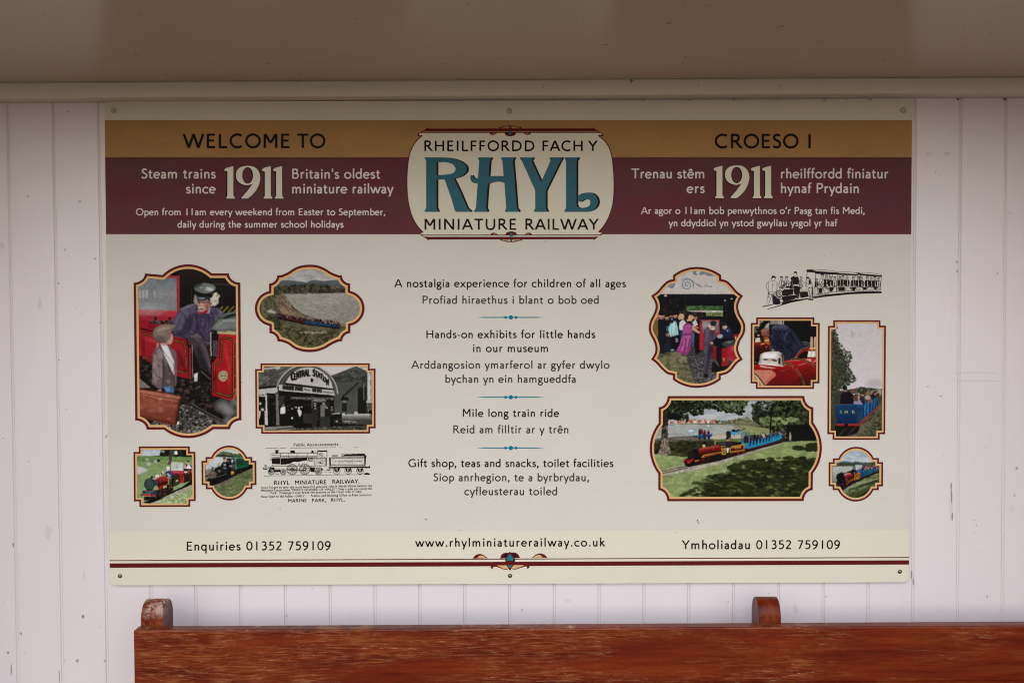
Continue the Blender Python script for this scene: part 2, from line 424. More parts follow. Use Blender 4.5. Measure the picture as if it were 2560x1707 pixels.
G('p', 500, S(112,-225,112,449), A(270,224,176,192,-150,150))
G('q', 500, S(388,-225,388,449), A(230,224,176,192,30,330))
G('r', 350, S(112,0,112,449), C('112 290 150 360 215 412 310 412'))
G('s', 365, C('300 372 240 405 165 410 95 375 85 310 130 262 210 228 285 180 300 105 255 50 170 36 55 82'))
G('t', 335, C('140 580 140 400 140 130 160 65 215 38 300 60'), H(25,290,411))
G('u', 490, C('112 449 112 330 112 200 120 100 170 45 250 42 330 85 376 160'), S(376,0,376,449))
G('v', 440, S(220,0,40,449), S(220,0,400,449))
G('w', 720, S(210,0,40,449), S(210,0,360,449), S(510,0,360,449), S(510,0,680,449))
G('x', 470, S(45,0,415,449), S(425,0,50,449))
G('y', 440, S(225,0,40,449), S(150,-222,400,449))
G('z', 430, H(50,390,411), H(40,390,40), S(80,30,345,420))
G('ê', 490, H(62,432,236), A(246,224,192,192,2,316), S(130,520,240,660), S(350,520,240,660))
G('0', 500, E(250,341,192,308)); G('1', 500, S(250,0,250,682))
G('2', 500, C('75 560 150 630 240 645 345 610 385 520 360 420 270 300 170 170 60 55'), H(50,440,41))
G('3', 500, C('90 610 180 645 280 640 360 590 365 490 310 400 200 365'), C('200 365 330 345 400 270 400 170 330 70 220 38 80 60'))
G('5', 500, H(130,410,641), S(120,350,150,660), C('115 375 220 402 320 385 395 310 405 200 350 90 250 40 140 38 75 60'))
G('7', 500, H(50,440,641), S(165,0,425,660))
G('9', 500, E(240,465,172,180), C('412 460 405 330 345 180 230 70 105 0'))
G('.', 230, Dt(115,55)); G(',', 230, Dt(118,58), S(75,-115,135,50))
G("'", 200, S(100,470,100,690)); G('’', 230, Dt(118,640), S(75,480,135,640)); G('"', 320, S(100,470,100,690), S(220,470,220,690))
G('-', 300, H(50,250,230)); G('—', 900, H(20,880,230))
def text(parent, s, x0, x1, base, cap, m, w=92, base1=None, layer=3, name='lettering', serif=False):
    w = w*1.14; sc = cap/682
    adv = [GL[c][0] for c in s]
    # extents from ink edge to ink edge
    lead = 70 if s[0] in 'BDEFHIKLMNPRbhiklmnpr' else 40
    tail = 80 if s[-1] in 'dhilmnuINMHD1' else 40
    tot = sum(adv) - lead - tail; need = (x1-x0)/sc; gaps = max(1, len(s)-1)
    tr = (need-tot)/gaps; xs = 1.0
    if len(s) == 1: tr = 0; lead = GL[s][0]/2-(x1-x0)/sc/2
    if len(s) > 1 and (tr < -25 or tr > 150):
        tr2 = max(-25, min(150, tr)); xs = need/(tot+tr2*gaps); tr = tr2
    sh_ = Sheet(layer); slope = 0 if base1 is None else (base1-base)/(x1-x0)
    cx = -lead
    for ch, ad in zip(s, adv):
        def T(x, y, c=cx):
            px = x0+(c+x)*sc*xs; return (px, base+slope*(px-x0)-y*sc)
        for p in GL[ch][1]:
            k = p[0]
            if k == 'S':
                _, a, b, c2, d = p; h = w/2*math.hypot(c2-a, d-b)/abs(d-b)
                sh_._add([T(a-h,b), T(a+h,b), T(c2+h,d), T(c2-h,d)], [(0,1,2,3)], sh_._dz())
                if serif and abs(c2-a) < 20:
                    for yy in (b+22, d-22): sh_._add([T(a-95,yy-25), T(a+95,yy-25), T(a+95,yy+25), T(a-95,yy+25)], [(0,1,2,3)], sh_._dz())
            elif k == 'H':
                _, a, b, y = p; h = w*0.44
                sh_._add([T(a,y-h), T(b,y-h), T(b,y+h), T(a,y+h)], [(0,1,2,3)], sh_._dz())
            elif k == 'C': sh_.ribbon([T(*q) for q in spline(p[1], 5)], w*sc*0.98)
            elif k == 'A':
                _, ax, ay, rx, ry, a0, a1 = p; n = 30
                ring = a1-a0 >= 360
                ps = [T(ax+rx*math.cos(R(a0+(a1-a0)*i/n)), ay+ry*math.sin(R(a0+(a1-a0)*i/n))) for i in range(n if ring else n+1)]
                sh_.ribbon(ps, w*sc*0.97, closed=ring)
            elif k == 'D': sh_.disc(T(p[1], p[2]), p[3]*sc*w/88)
        cx += ad + tr/1.0
    return sh_.build(name, m, parent)

# ------------------------------------------------------------------ the sign
SIGN = empty('information_sign', tuple(on_plane(1270, 1458, 0)))
tag(SIGN, 'large cream, ochre and burgundy railway information sign screwed to the white boards', 'sign')
TL, TR_, BR, BL = (261, 253), (2280.5, 252.5), (2272.5, 1454.6), (274.6, 1462.5)
def edge_x(y, left=True):
    a, b = (TL, BL) if left else (TR_, BR); t = (y-a[1])/(b[1]-a[1]); return a[0]+(b[0]-a[0])*t
def panel():
    r = 15; q = []
    for c, p, n_ in ((TL, BL, TR_), (TR_, TL, BR), (BR, TR_, BL), (BL, BR, TL)):
        def tow(a, b):
            l = math.hypot(b[0]-a[0], b[1]-a[1]); return (a[0]+(b[0]-a[0])*r/l, a[1]+(b[1]-a[1])*r/l)
        p0, p1 = tow(c, p), tow(c, n_); cc = (p0[0]+p1[0]-c[0], p0[1]+p1[1]-c[1])
        q += [(cc[0]+(p1[0]-0-cc[0]-0)*0+ (c[0]-cc[0])*0 + (p0[0]-cc[0])*math.cos(t)+(p1[0]-cc[0])*math.sin(t),
               cc[1]+(p0[1]-cc[1])*math.cos(t)+(p1[1]-cc[1])*math.sin(t)) for t in [math.pi/2*k/6 for k in range(7)]]
    og = origin_of(SIGN); bm = bmesh.new()
    W3 = [on_plane(x, y, PF) for x, y in q]
    F = [bm.verts.new(p) for p in W3]; B = [bm.verts.new((p.x, -0.0045, p.z)) for p in W3]
    bm.faces.new(F); bm.faces.new(B[::-1])
    for i in range(len(q)):
        j = (i+1) % len(q); bm.faces.new((F[i], F[j], B[j], B[i]))
    from_bm('panel', bm, M_CREAM, SIGN)
    # top strip follows the rounded corners
    def strip(name, ya, yb, m, ya1=None, yb1=None, layer=1, top=False):
        ya1 = ya if ya1 is None else ya1; yb1 = yb if yb1 is None else yb1; e = 0.4
        s = Sheet(layer)
        if top:
            P = [(edge_x(yb)+e, yb), (edge_x(ya)+e, ya+r)] + [p for p in q[1:7]] + [p for p in q[7:13]] + [(edge_x(yb, False)-e, yb)]
            P = [(min(max(x, edge_x(y)+e), edge_x(y, False)-e), max(y, 253.2)) for x, y in P]
        else:
            P = [(edge_x(ya)+e, ya), (edge_x(ya1, False)-e, ya1), (edge_x(yb1, False)-e, yb1), (edge_x(yb)+e, yb)]
        s.poly(P); s.build(name, m, SIGN)
    strip('top_strip', 253, 301.2, M_BODY, top=True)
    strip('ochre_band', 301, 393.6, M_GOLD)
    strip('burgundy_band', 393.6, 585.8, M_BURG)
    strip('body_field', 585.8, 1329, M_BODY, yb1=1322.3)
    strip('thin_rule', 1399.4, 1401.6, M_BURG2, 1391.4, 1393.6, layer=2)
    strip('thick_rule', 1407.3, 1418.3, M_BURG2, 1399.5, 1410.2, layer=2)
panel()
def screw(px, py, r, m, slot):
    c = on_plane(px, py, PF); bm = bmesh.new()
    bmesh.ops.create_uvsphere(bm, u_segments=20, v_segments=12, radius=r)
    bmesh.ops.delete(bm, geom=[v for v in bm.verts if v.co.y > 1e-5], context='VERTS')
    for v in bm.verts: v.co.y *= 0.8
    if slot:
        r2 = bmesh.ops.create_cone(bm, cap_ends=True, segments=24, radius1=r*1.35, radius2=r*1.35, depth=0.0009)
        bmesh.ops.rotate(bm, verts=r2['verts'], cent=(0,0,0), matrix=Matrix.Rotation(R(90), 3, 'X'))
    bmesh.ops.translate(bm, verts=bm.verts, vec=(c.x, PF - 0.0012, c.z))
    from_bm('screw', bm, m, SIGN, smooth=True)
for x, y in ((284, 277), (1273, 278), (2258, 276)): screw(x, y, 0.0062, M_CAP, False)
for x, y in ((300.5, 1438.5), (1275, 1438), (2249, 1427.5)): screw(x, y, 0.0034, M_METAL, True)

def marks(name, parent, m, spots, y):
    rng = random.Random(len(spots))
    for k, (px, py, rx, ry) in enumerate(spots):
        n = 11; P = []; bm = bmesh.new()
        for i in range(n):
            t = 2*math.pi*i/n; q = rng.uniform(0.55, 1.1); P.append(on_plane(px+rx*q*math.cos(t), py+ry*q*math.sin(t), y - (k % 7)*0.00001))
        bm.faces.new([bm.verts.new(p) for p in P]); from_bm(name, bm, m, parent)
M_CHIP = mat('bare_wood_chip', (0.34, 0.28, 0.25), 0.8); M_SMUDGE = mat('paint_smudge', (0.70, 0.645, 0.655), 0.5); M_DIRT = mat('dirt_specks', (0.06, 0.045, 0.035), 0.8)
SHEL = bpy.data.objects['station_shelter']
marks('paint_chip', SHEL, M_CHIP, [(207, 1540, 4, 6), (33, 1361, 2, 7), (52, 1583, 3, 4), (717, 1538, 1.6, 2), (2468, 1491, 1.6, 5), (2279, 1436, 2, 14), (2284, 1452, 1.5, 12), (2436, 1300, 1.5, 2), (2441, 1312, 1.6, 2), (2436, 1330, 1.4, 2), (2065, 1490, 2, 2), (69, 490, 2.5, 3), (2379, 1240, 2, 22), (2381, 1290, 3, 12), (2378, 1215, 2, 12), (2352, 990, 4, 2), (2320, 966, 2, 2), (2392, 655, 2, 5), (2393, 678, 2, 4), (148, 900, 2, 2), (20, 1630, 3, 5), (28, 1670, 1.5, 18), (148, 1690, 1.5, 20), (2494, 683, 1.5, 3)], -0.0006)
marks('paint_smudge', SHEL, M_SMUDGE, [(1988, 1520, 9, 14), (249, 1568, 4, 4), (5, 615, 8, 9), (2322, 385, 9, 6), (2368, 385, 12, 7), (2450, 932, 70, 3), (2450, 952, 62, 3), (120, 1330, 10, 20), (210, 1440, 5, 16), (2530, 1270, 8, 14), (100, 760, 6, 20), (1420, 1500, 10, 5), (2378, 1260, 6, 55)], -0.0004)
marks('dirt_speck', SHEL, M_DIRT, [(125, 250, 5, 2.5), (168, 251, 4, 2.5), (246, 251, 5, 4), (30, 248, 3, 2), (2395, 249, 4, 3), (2512, 249, 5, 3)], -0.0008)
marks('dirt_speck', SIGN, M_DIRT, [(1744, 1301, 1.6, 3), (1746, 1306, 1.6, 2.5), (313, 450, 3, 2.5), (342, 350, 1.5, 1.5), (403, 360, 1.6, 1.4), (1363, 603, 1.4, 1.4), (1065, 1298, 3, 2), (605, 955, 1.4, 1.4), (1150, 1324, 1.6, 1.2), (2060, 640, 1.3, 1.3), (700, 1270, 1.4, 1.2), (1690, 1330, 1.2, 1.5)], PF-0.0005)
# headings and body copy
zl = Z(320, 300, 1010, 2352); zr = Z(1550, 300, 2260, 2352); zc = Z(960, 660, 1600, 2352); zd = Z(960, 960, 1600, 2352)
zg = Z(1000, 290, 1560, 2352)
def tz(z, s, u0, u1, v, cap, m, w=92, **k):
    (a, b), (c, _) = z((u0, v)), z((u1, v)); return text(k.pop('parent', SIGN), s, a, c, b, cap, m, w, **k)
tz(zl, 'WELCOME', 475, 1380, 240, 35.2, M_INK, 104); tz(zl, 'TO', 1446, 1680, 240, 35.2, M_INK, 104)
tz(zr, 'CROESO', 785, 1475, 235, 35.2, M_INK, 104); tz(zr, 'I', 1548, 1590, 235, 35.2, M_INK, 104)
for s, a, b, v in (('Steam trains', 117, 745, 500), ('since', 497, 745, 627), ("Britain's oldest", 1400, 2147, 501), ('miniature railway', 1400, 2258, 627)):
    tz(zl, s, a, b, v, 24.6, M_WHITE, 92)
for s, a, b, v in (('Open from 11am every weekend from Easter to September,', 70, 2193, 813), ('daily during the summer school holidays', 425, 1835, 918)):
    tz(zl, s, a, b, v, 17.2, M_WHITE, 94)
for s, a, b, v in (('Trenau stêm', 97, 698, 485), ('ers', 555, 698, 606), ('rheilffordd finiatur', 1333, 2220, 485), ('hynaf Prydain', 1333, 1975, 606)):
    tz(zr, s, a, b, v, 24.6, M_WHITE, 92)
for s, a, b, v in (('Ar agor o 11am bob penwythnos o’r Pasg tan fis Medi,', 177, 2025, 779), ('yn ddyddiol yn ystod gwyliau ysgol yr haf', 405, 1795, 881)):
    tz(zr, s, a, b, v, 17.2, M_WHITE, 94)
for s, a, b, v, m in (('A nostalgia experience for children of all ages', 100, 2220, 213, M_INK), ('Profiad hiraethus i blant o bob oed', 355, 1970, 365, M_GREYINK),
        ('Hands-on exhibits for little hands', 390, 1938, 680, M_INK), ('in our museum', 820, 1507, 808, M_INK),
        ('Arddangosion ymarferol ar gyfer dwylo', 255, 2070, 960, M_GREYINK), ('bychan yn ein hamgueddfa', 565, 1763, 1090, M_GREYINK)):
    tz(zc, s, a, b, v, 19.8, m, 92)
for s, a, b, v, m in (('Mile long train ride', 725, 1606, 300, M_INK), ('Reid am filltir ar y trên', 637, 1692, 450, M_GREYINK),
        ('Gift shop, teas and snacks, toilet facilities', 224, 2105, 760, M_INK), ('Siop anrhegion, te a byrbrydau,', 455, 1883, 890, M_GREYINK),
        ('cyfleusterau toiled', 742, 1588, 1018, M_GREYINK)):
    tz(zd, s, a, b, v, 19.8, m, 92)
text(SIGN, 'Enquiries 01352 759109', 467.2, 826.5, 1375.3, 22.2, M_INK, 92, 1373.9)
text(SIGN, 'www.rhylminiaturerailway.co.uk', 1039.5, 1511.5, 1365.8, 21.2, M_INK, 92, 1364.8)
text(SIGN, 'Ymholiadau 01352 759109', 1705.6, 2099.6, 1371.9, 22.2, M_INK, 92, 1371.4)
for z, v in ((zc, 490), (zc, 1222), (zd, 585)):
    s = Sheet(3); f = lambda u, vv: z((u, vv))
    s.poly([f(850, v), f(920, v-4.5), f(1165, v-4.5), f(1400, v-4.5), f(1475, v), f(1400, v+4.5), f(1165, v+4.5), f(920, v+4.5)])
    for u, r_ in ((1118, 13.5), (1165, 20), (1212, 13.5)): s.disc(f(u, v), r_*z.k, n=20)
    s.build('divider', M_TEAL2, SIGN)

def year(dx, dy):
    one = pts('822 424 838 410 898 395 898 640 904 655 912 662 910 671 838 671 837 662 845 655 848 640 848 442 838 436 824 434')
    nine = spline(pts('1020 391 1070 400 1108 430 1127 482 1120 540 1092 600 1055 642 1022 670'), 5) + pts('968 671 970 660') + spline(pts('1015 610 1048 565 1062 545'), 3) + spline(pts('1040 552 1010 557 965 545 932 515 921 476 930 432 965 402 1020 391'), 5)[:-1]
    hole = [(1020+47*math.cos(t), 474+70*math.sin(t)) for t in [2*math.pi*k/28 for k in range(28)]]
    for name, ox, oy, m, ly in (('numeral_shadow', -11, 5, M_SHADE, 2), ('numerals', 0, 0, M_CREAM, 3)):
        s = Sheet(ly)
        for d in (0, 319, 415): s.poly([(zl((x+d+ox, y+oy))[0]+dx, zl((x, y+oy))[1]+dy) for x, y in one])
        s.poly([[(zl((x+ox, y+oy))[0]+dx, zl((x, y+oy))[1]+dy) for x, y in lp] for lp in (nine, hole)])
        s.build(name, m, SIGN)
year(0, 0); year(1222.3, -1)

# ------------------------------------------------------------------ name plaque in the middle
def plaque():
    left = spline(pts('235 205 165 275 108 380 82 520 73 700 84 880 115 1020 172 1140 245 1225'), 6)
    right = spline(pts('2083 1222 2150 1140 2205 1030 2238 900 2247 730 2240 560 2218 400 2170 290 2080 205'), 6)
    body = left + pts('215 1232 215 1252 2122 1250 2122 1230') + right + pts('2120 200 2118 180 205 180 200 205')
    s = Sheet(2); s.poly(zg.all(body)); pq = s.build('name_plaque', M_CREAM, SIGN)
    s = Sheet(3)
    for p in (left, right): s.ribbon(zg.all(p), 10*zg.k)
    for p in ('300 135 2025 133 2040 124 2046 140 2100 165 2060 160 262 162 215 180 262 148 285 126',
              '215 172 2105 170 2105 180 215 181', '190 205 186 195 210 172 262 148 235 166 207 186 200 205 240 202 236 210 192 217 181 212',
              '2128 205 2132 195 2108 172 2050 140 2080 165 2112 184 2118 203 2078 200 2082 208 2126 215 2137 211',
              '290 1270 2045 1270 2105 1240 2125 1228 2132 1240 2080 1268 2040 1302 2030 1294 310 1298 295 1308 285 1294 240 1266 212 1246 205 1234 225 1240 258 1258',
              '240 1247 2110 1246 2110 1253 240 1254'):
        s.poly(zg.all(pts(p)))
    # centre ornaments, upper and lower
    for cx, a, f in ((1158, 178, 1), (1168, 1250, -1)):
        V = lambda x, y: zg((cx+x, a+f*y))
        s.poly([V(*p) for p in spline(pts('-60 -2 -52 22 -30 33 0 36 30 33 52 22 60 -2'), 4)])
        s.poly([V(*p) for p in pts('-18 36 0 40 18 36 30 0 30 -18 -30 -18 -30 0')])
        s.poly([V(*p) for p in pts('-8 34 8 34 0 40')])
        for q in (-1, 1):
            s.poly([V(q*x, y) for x, y in spline(pts('218 0 208 18 180 24 155 16 135 0'), 4)])
            s.ribbon([V(q*x, y) for x, y in spline(pts('0 -72 50 -68 85 -58 112 -46'), 5)], 8*zg.k)
            s.poly([V(q*x, y) for x, y in pts('95 -42 100 -50 108 -66 116 -50 112 -40')])
        s.poly([V(*p) for p in spline(pts('-16 -44 -10 -62 0 -74 10 -62 16 -44'), 3)])
    s.build('scrollwork', M_BURG2, pq)
    s = Sheet(5)
    for cx, a, f in ((1158, 178, 1), (1168, 1250, -1)):
        V = lambda x, y: zg((cx+x, a+f*y))
        for q in (-1, 1):
            s = Sheet(5); s.poly([V(q*x, y) for x, y in spline(pts('200 3 182 15 160 12 145 3'), 3)]); s.build('ochre_leaf', M_GOLD, pq)
            if f < 0: s = Sheet(5); s.poly([V(q*x, y) for x, y in spline(pts('22 -50 30 -64 60 -62 88 -50'), 3)]); s.build('ochre_leaf', M_GOLD, pq)
    s = Sheet(5); s.poly(zg.all(pts('240 163.5 2095 162 2095 169 240 170')))
    s.build('ochre_line', M_GOLD, pq)
    s = Sheet(5); s.poly(zg.all(pts('235 1256 2110 1255 2095 1267 255 1268'))); s.build('white_line', M_BODY, pq)
    for cx, a, f in ((1158, 178, 1), (1168, 1250, -1)):
        V = lambda x, y: zg((cx+x, a+f*y)); s = Sheet(6)
        s.poly([V(*p) for p in spline(pts('-14 -16 -17 0 -8 18 0 27 8 18 17 0 14 -16'), 3)])
        s.build('teal_drop', M_TEAL, pq); s = Sheet(6)
        s.poly([V(*p) for p in spline(pts('-10 -46 -5 -58 0 -66 5 -58 10 -46'), 3)]); s.build('teal_bud', M_TEAL, pq)
    for s_, a, b, v in (('RHEILFFORDD', 257, 1408, 370), ('FACH', 1497, 1915, 370), ('Y', 1980, 2068, 370), ('MINIATURE', 260, 1222, 1195), ('RAILWAY', 1318, 2078, 1195)):
        tz(zg, s_, a, b, v, 25.8 if v < 400 else 27.2, M_INK if v < 400 else M_SHADE, 104, parent=pq, layer=4)
    Rr = pts('257 447 262 437') + spline(pts('430 437 520 443 600 462 660 492 695 528 703 562 690 598 650 632 600 652 566 660'), 4) + pts('640 812 706 968 742 995 740 1008 590 1008 577 995 530 840 468 668 383 671 383 965 398 995 396 1008 262 1008 257 996 275 968 275 470')
    Rh = pts('383 488') + spline(pts('440 484 500 490 550 508 578 540 584 562 573 588 545 607 490 618'), 4) + pts('383 624')
    Hh = pts('818 447 823 437 955 437 958 447 942 475 930 640') + spline(pts('930 640 980 632 1040 632 1088 640'), 4)[1:] + pts('1075 472 1060 447 1063 437 1198 437 1200 447 1185 472 1205 700 1225 965 1247 996 1245 1008 1105 1008 1102 996 1115 972 1097 706') + spline(pts('1097 706 1060 694 1020 691 970 697 922 712'), 4)[1:] + pts('903 965 918 995 916 1008 780 1008 777 996 797 970 815 710') + spline(pts('815 710 780 707 752 690 739 655 742 626 756 622 764 642 788 656 818 656'), 4)[1:] + pts('832 475')
    Yy = pts('1255 447 1260 437 1392 437 1394 450 1380 470 1482 695 1580 472 1570 447 1572 437 1700 437 1702 450 1685 475 1530 790 1530 968 1545 995 1543 1008 1406 1008 1404 996 1420 970 1420 785 1280 475')
    Ll = pts('1728 447 1732 437 1868 437 1870 447 1852 475 1852 930') + spline(pts('1852 930 1862 955 1895 966 1950 962 1988 940 1998 905 1985 881 1955 875 1922 886 1892 903 1868 880 1870 846 1902 818 1960 806 2020 813 2060 846 2078 895 2068 945 2030 985 1970 1005 1900 1008'), 4)[1:] + pts('1732 1008 1725 996 1743 970 1743 475')
    for name, dx, m, ly in (('letter_shadow', 21, M_SHADE, 4), ('display_lettering', 0, M_TEAL, 5)):
        s = Sheet(ly)
        for lp in ([Rr, Rh], [Hh], [Yy], [Ll]):
            s.poly([[zg((x+dx, y+(3 if dx else 0)*0)) for x, y in l] for l in lp])
        s.build(name, m, pq)
plaque()

# footer ornament
def footer():
    z = Z(1160, 1360, 1400, 2352)
    s = Sheet(3)
    for p in ('885 340 905 280 950 225 1020 203 1090 208 1125 215 1160 200 1240 195 1310 230 1350 280 1372 330', '210 345 260 280 320 245 385 232 460 250 530 295 590 335', '1660 328 1730 270 1800 230 1880 218 1950 240 2010 285 2040 325'):
        s.poly(z.all(spline(pts(p), 4)))
    s.poly(z.all(pts('1010 340 1250 335 1250 400 1225 500 1150 585 1148 622 1125 636 1102 622 1100 585 1030 505 1010 400')))
    s.poly(z.all(pts('1090 215 1110 190 1122 162 1136 190 1155 215')))
    for q in ('800 515 880 560 960 592 1040 600 1110 575', '1150 575 1230 600 1320 585 1400 548 1465 512'): s.ribbon(z.all(spline(pts(q), 5)), 26*z.k)
    s.poly(z.all(spline(pts('650 510 655 560 675 590 705 590 712 560 740 545 800 548 870 570 830 500'), 3)))
    s.poly(z.all(spline(pts('1605 500 1602 550 1575 585 1540 588 1545 565 1540 545 1490 540 1400 565 1440 495'), 3)))
    s.build('footer_scroll', M_BURG2, SIGN)
    s = Sheet(4)
    for p in ('325 332 360 290 420 272 480 285 550 330', '1695 323 1750 280 1830 256 1890 275 1930 320', '800 512 880 550 960 588 1040 595 1085 580 1040 512', '1160 580 1230 596 1310 578 1400 540 1465 508 1218 506'):
        s = Sheet(4); s.poly(z.all(spline(pts(p), 3))); s.build('tan_leaf', M_TAN, SIGN)
    s = Sheet(5); s.poly(z.all(spline(pts('1050 398 1056 340 1085 280 1125 243 1165 280 1192 340 1200 398'), 4))); s.build('teal_drop', M_TEAL2, SIGN); s = Sheet(5); s.poly(z.all(pts('1075 508 1178 508 1155 555 1125 572 1098 555'))); s.build('teal_bud', M_TEAL2, SIGN)
    s = Sheet(5)
    for p in ('970 325 985 260 1020 228 1078 225 1035 280 1015 328', '1165 222 1225 225 1268 265 1282 322 1245 325 1215 275'): s = Sheet(5); s.poly(z.all(spline(pts(p), 3))); s.build('black_leaf', M_INK, SIGN)
footer()
# ------------------------------------------------------------------ printed photographs: painted point by point onto flat print meshes
def vnoise(ny, nx, cell, rng):
    gy, gx = int(ny/cell)+3, int(nx/cell)+3
    g = rng.random((gy, gx)); y = np.arange(ny)/cell; x = np.arange(nx)/cell
    iy = y.astype(int); ix = x.astype(int); fy = (y-iy)[:, None]; fx = (x-ix)[None, :]
    fy = fy*fy*(3-2*fy); fx = fx*fx*(3-2*fx)
    return (g[iy][:, ix]*(1-fy)*(1-fx)+g[iy+1][:, ix]*fy*(1-fx)+g[iy][:, ix+1]*(1-fy)*fx+g[iy+1][:, ix+1]*fy*fx)
class Pic:
    def __init__(s, z, outline, w1, w2, seed=1, cell=0.8):
        s.z = z; s.out = outline; s.w1, s.w2 = w1, w2; s.rng = np.random.default_rng(seed)
        o = np.array(outline); s.u0, s.v0 = o.min(0); s.u1, s.v1 = o.max(0)
        s.c = cell/z.k; s.nx = int((s.u1-s.u0)/s.c)+2; s.ny = int((s.v1-s.v0)/s.c)+2
        s.U = s.u0+np.arange(s.nx)*s.c; s.V = s.v0+np.arange(s.ny)*s.c
        s.img = np.zeros((s.ny, s.nx, 3)); s.img[:] = 40
    def box(s, a, b, c, d):
        i0 = max(0, int((a-s.u0)/s.c)); i1 = min(s.nx, int((c-s.u0)/s.c)+2); j0 = max(0, int((b-s.v0)/s.c)); j1 = min(s.ny, int((d-s.v0)/s.c)+2)
        return i0, max(i0, i1), j0, max(j0, j1)
    def inside(s, P, i0, i1, j0, j1):
        X = s.U[i0:i1][None, :]; Y = s.V[j0:j1][:, None]; r = np.zeros((j1-j0, i1-i0), bool)
        n = len(P)
        for k in range(n):
            (xa, ya), (xb, yb) = P[k], P[k-1]
            if ya == yb: continue
            c = ((ya > Y) != (yb > Y)) & (X < (xb-xa)*(Y-ya)/(yb-ya)+xa); r ^= c
        return r
    def col(s, c): return np.array(hexc(c) if isinstance(c, str) else c, float)
    def put(s, m, c, a, i0, i1, j0, j1):
        t = s.img[j0:j1, i0:i1]; t[m] = t[m]*(1-a)+s.col(c)*a
    def P(s, c, q, a=1.0, sm=False):
        q = pts(q) if isinstance(q, str) else q
        if sm: q = spline(q, 4, True)
        o = np.array(q); b = s.box(o[:, 0].min(), o[:, 1].min(), o[:, 0].max(), o[:, 1].max())
        if b[1] > b[0] and b[3] > b[2]: s.put(s.inside(q, *b), c, a, *b)
    def E(s, c, x, y, rx, ry=None, a=1.0, soft=False, rot=0):
        ry = ry or rx; m = max(rx, ry); i0, i1, j0, j1 = b = s.box(x-m, y-m, x+m, y+m)
        if i1 <= i0 or j1 <= j0: return
        X = s.U[i0:i1][None, :]-x; Y = s.V[j0:j1][:, None]-y
        if rot: cr, sr = math.cos(R(rot)), math.sin(R(rot)); X, Y = X*cr+Y*sr, Y*cr-X*sr
        d = (X/rx)**2+(Y/ry)**2
        if soft:
            w = (np.clip(1-d, 0, 1)*a)[..., None]; t = s.img[j0:j1, i0:i1]; t[:] = t*(1-w)+s.col(c)*w
        else: s.put(d <= 1, c, a, *b)
    def Ln(s, c, w, q, a=1.0, closed=False):
        q = pts(q) if isinstance(q, str) else list(q)
        if closed: q = q+[q[0]]
        w = max(w, s.c*0.9)
        for (xa, ya), (xb, yb) in zip(q, q[1:]):
            i0, i1, j0, j1 = b = s.box(min(xa, xb)-w, min(ya, yb)-w, max(xa, xb)+w, max(ya, yb)+w)
            if i1 <= i0 or j1 <= j0: continue
            X = s.U[i0:i1][None, :]; Y = s.V[j0:j1][:, None]; l2 = (xb-xa)**2+(yb-ya)**2 or 1
            t = np.clip(((X-xa)*(xb-xa)+(Y-ya)*(yb-ya))/l2, 0, 1)
            s.put((X-xa-t*(xb-xa))**2+(Y-ya-t*(yb-ya))**2 <= (w/2)**2, c, a, *b)
    def F(s, c, w, q, a=0.5):                            # a soft fold or sheen along a line
        q = pts(q)
        for (xa, ya), (xb, yb) in zip(q, q[1:]):
            n = max(1, int(math.hypot(xb-xa, yb-ya)/(w*0.5)))
            for k in range(n+1): s.E(c, xa+(xb-xa)*k/n, ya+(yb-ya)*k/n, w, w, a*0.42, True)
    def Gr(s, c0, c1, q, v0, v1, a=1.0, horiz=False):
        q = pts(q) if isinstance(q, str) else q
        o = np.array(q); i0, i1, j0, j1 = b = s.box(o[:, 0].min(), o[:, 1].min(), o[:, 0].max(), o[:, 1].max())
        m = s.inside(q, *b)
        A = s.U[i0:i1][None, :]+0*s.V[j0:j1][:, None] if horiz else s.V[j0:j1][:, None]+0*s.U[i0:i1][None, :]
        t = np.clip((A-v0)/(v1-v0), 0, 1)[..., None]; cc = s.col(c0)*(1-t)+s.col(c1)*t
        g = s.img[j0:j1, i0:i1]; g[m] = g[m]*(1-a)+cc[m]*a
    def Sp(s, cs, q, n, r0, r1, asp=1.0, a=0.8, rot=0):       # scattered leaf, grass, gravel or crowd flecks inside an outline
        q = pts(q) if isinstance(q, str) else q
        o = np.array(q); lo, hi = o.min(0), o.max(0); k = 0
        X = lo+(hi-lo)*s.rng.random((n*3, 2))
        for x, y in X:
            r = False
            for j in range(len(q)):
                (xa, ya), (xb, yb) = q[j], q[j-1]
                if (ya > y) != (yb > y) and x < (xb-xa)*(y-ya)/(yb-ya)+xa: r = not r
            if not r: continue
            rr = r0+(r1-r0)*s.rng.random()
            s.E(cs[int(s.rng.integers(len(cs)))], x, y, rr*asp, rr, a, rot=rot); k += 1
            if k >= n: break
    def Tx(s, c, str_, x0, x1, base, cap, w=110, base1=None, a=1.0):   # lettering inside a print
        sc = cap/682; adv = [GL[ch][0] for ch in str_]; xs = (x1-x0)/(sum(adv)*sc); cx = 0
        sl = 0 if base1 is None else (base1-base)/(x1-x0)
        for ch, ad in zip(str_, adv):
            T = lambda x, y, c_=cx: (x0+(c_+x)*sc*xs, base+sl*(c_+x)*sc*xs-y*sc)
            for p in GL[ch][1]:
                if p[0] == 'S': q = [T(p[1], p[2]), T(p[3], p[4])]
                elif p[0] == 'H': q = [T(p[1], p[3]), T(p[2], p[3])]
                elif p[0] == 'C': q = [T(*v) for v in spline(p[1], 2)]
                elif p[0] == 'A': q = [T(p[1]+p[3]*math.cos(R(t)), p[2]+p[4]*math.sin(R(t))) for t in np.linspace(p[5], p[6], 14)]
                else: q = [T(p[1], p[2])]*2
                s.Ln(c, w*sc, q, a)
            cx += ad
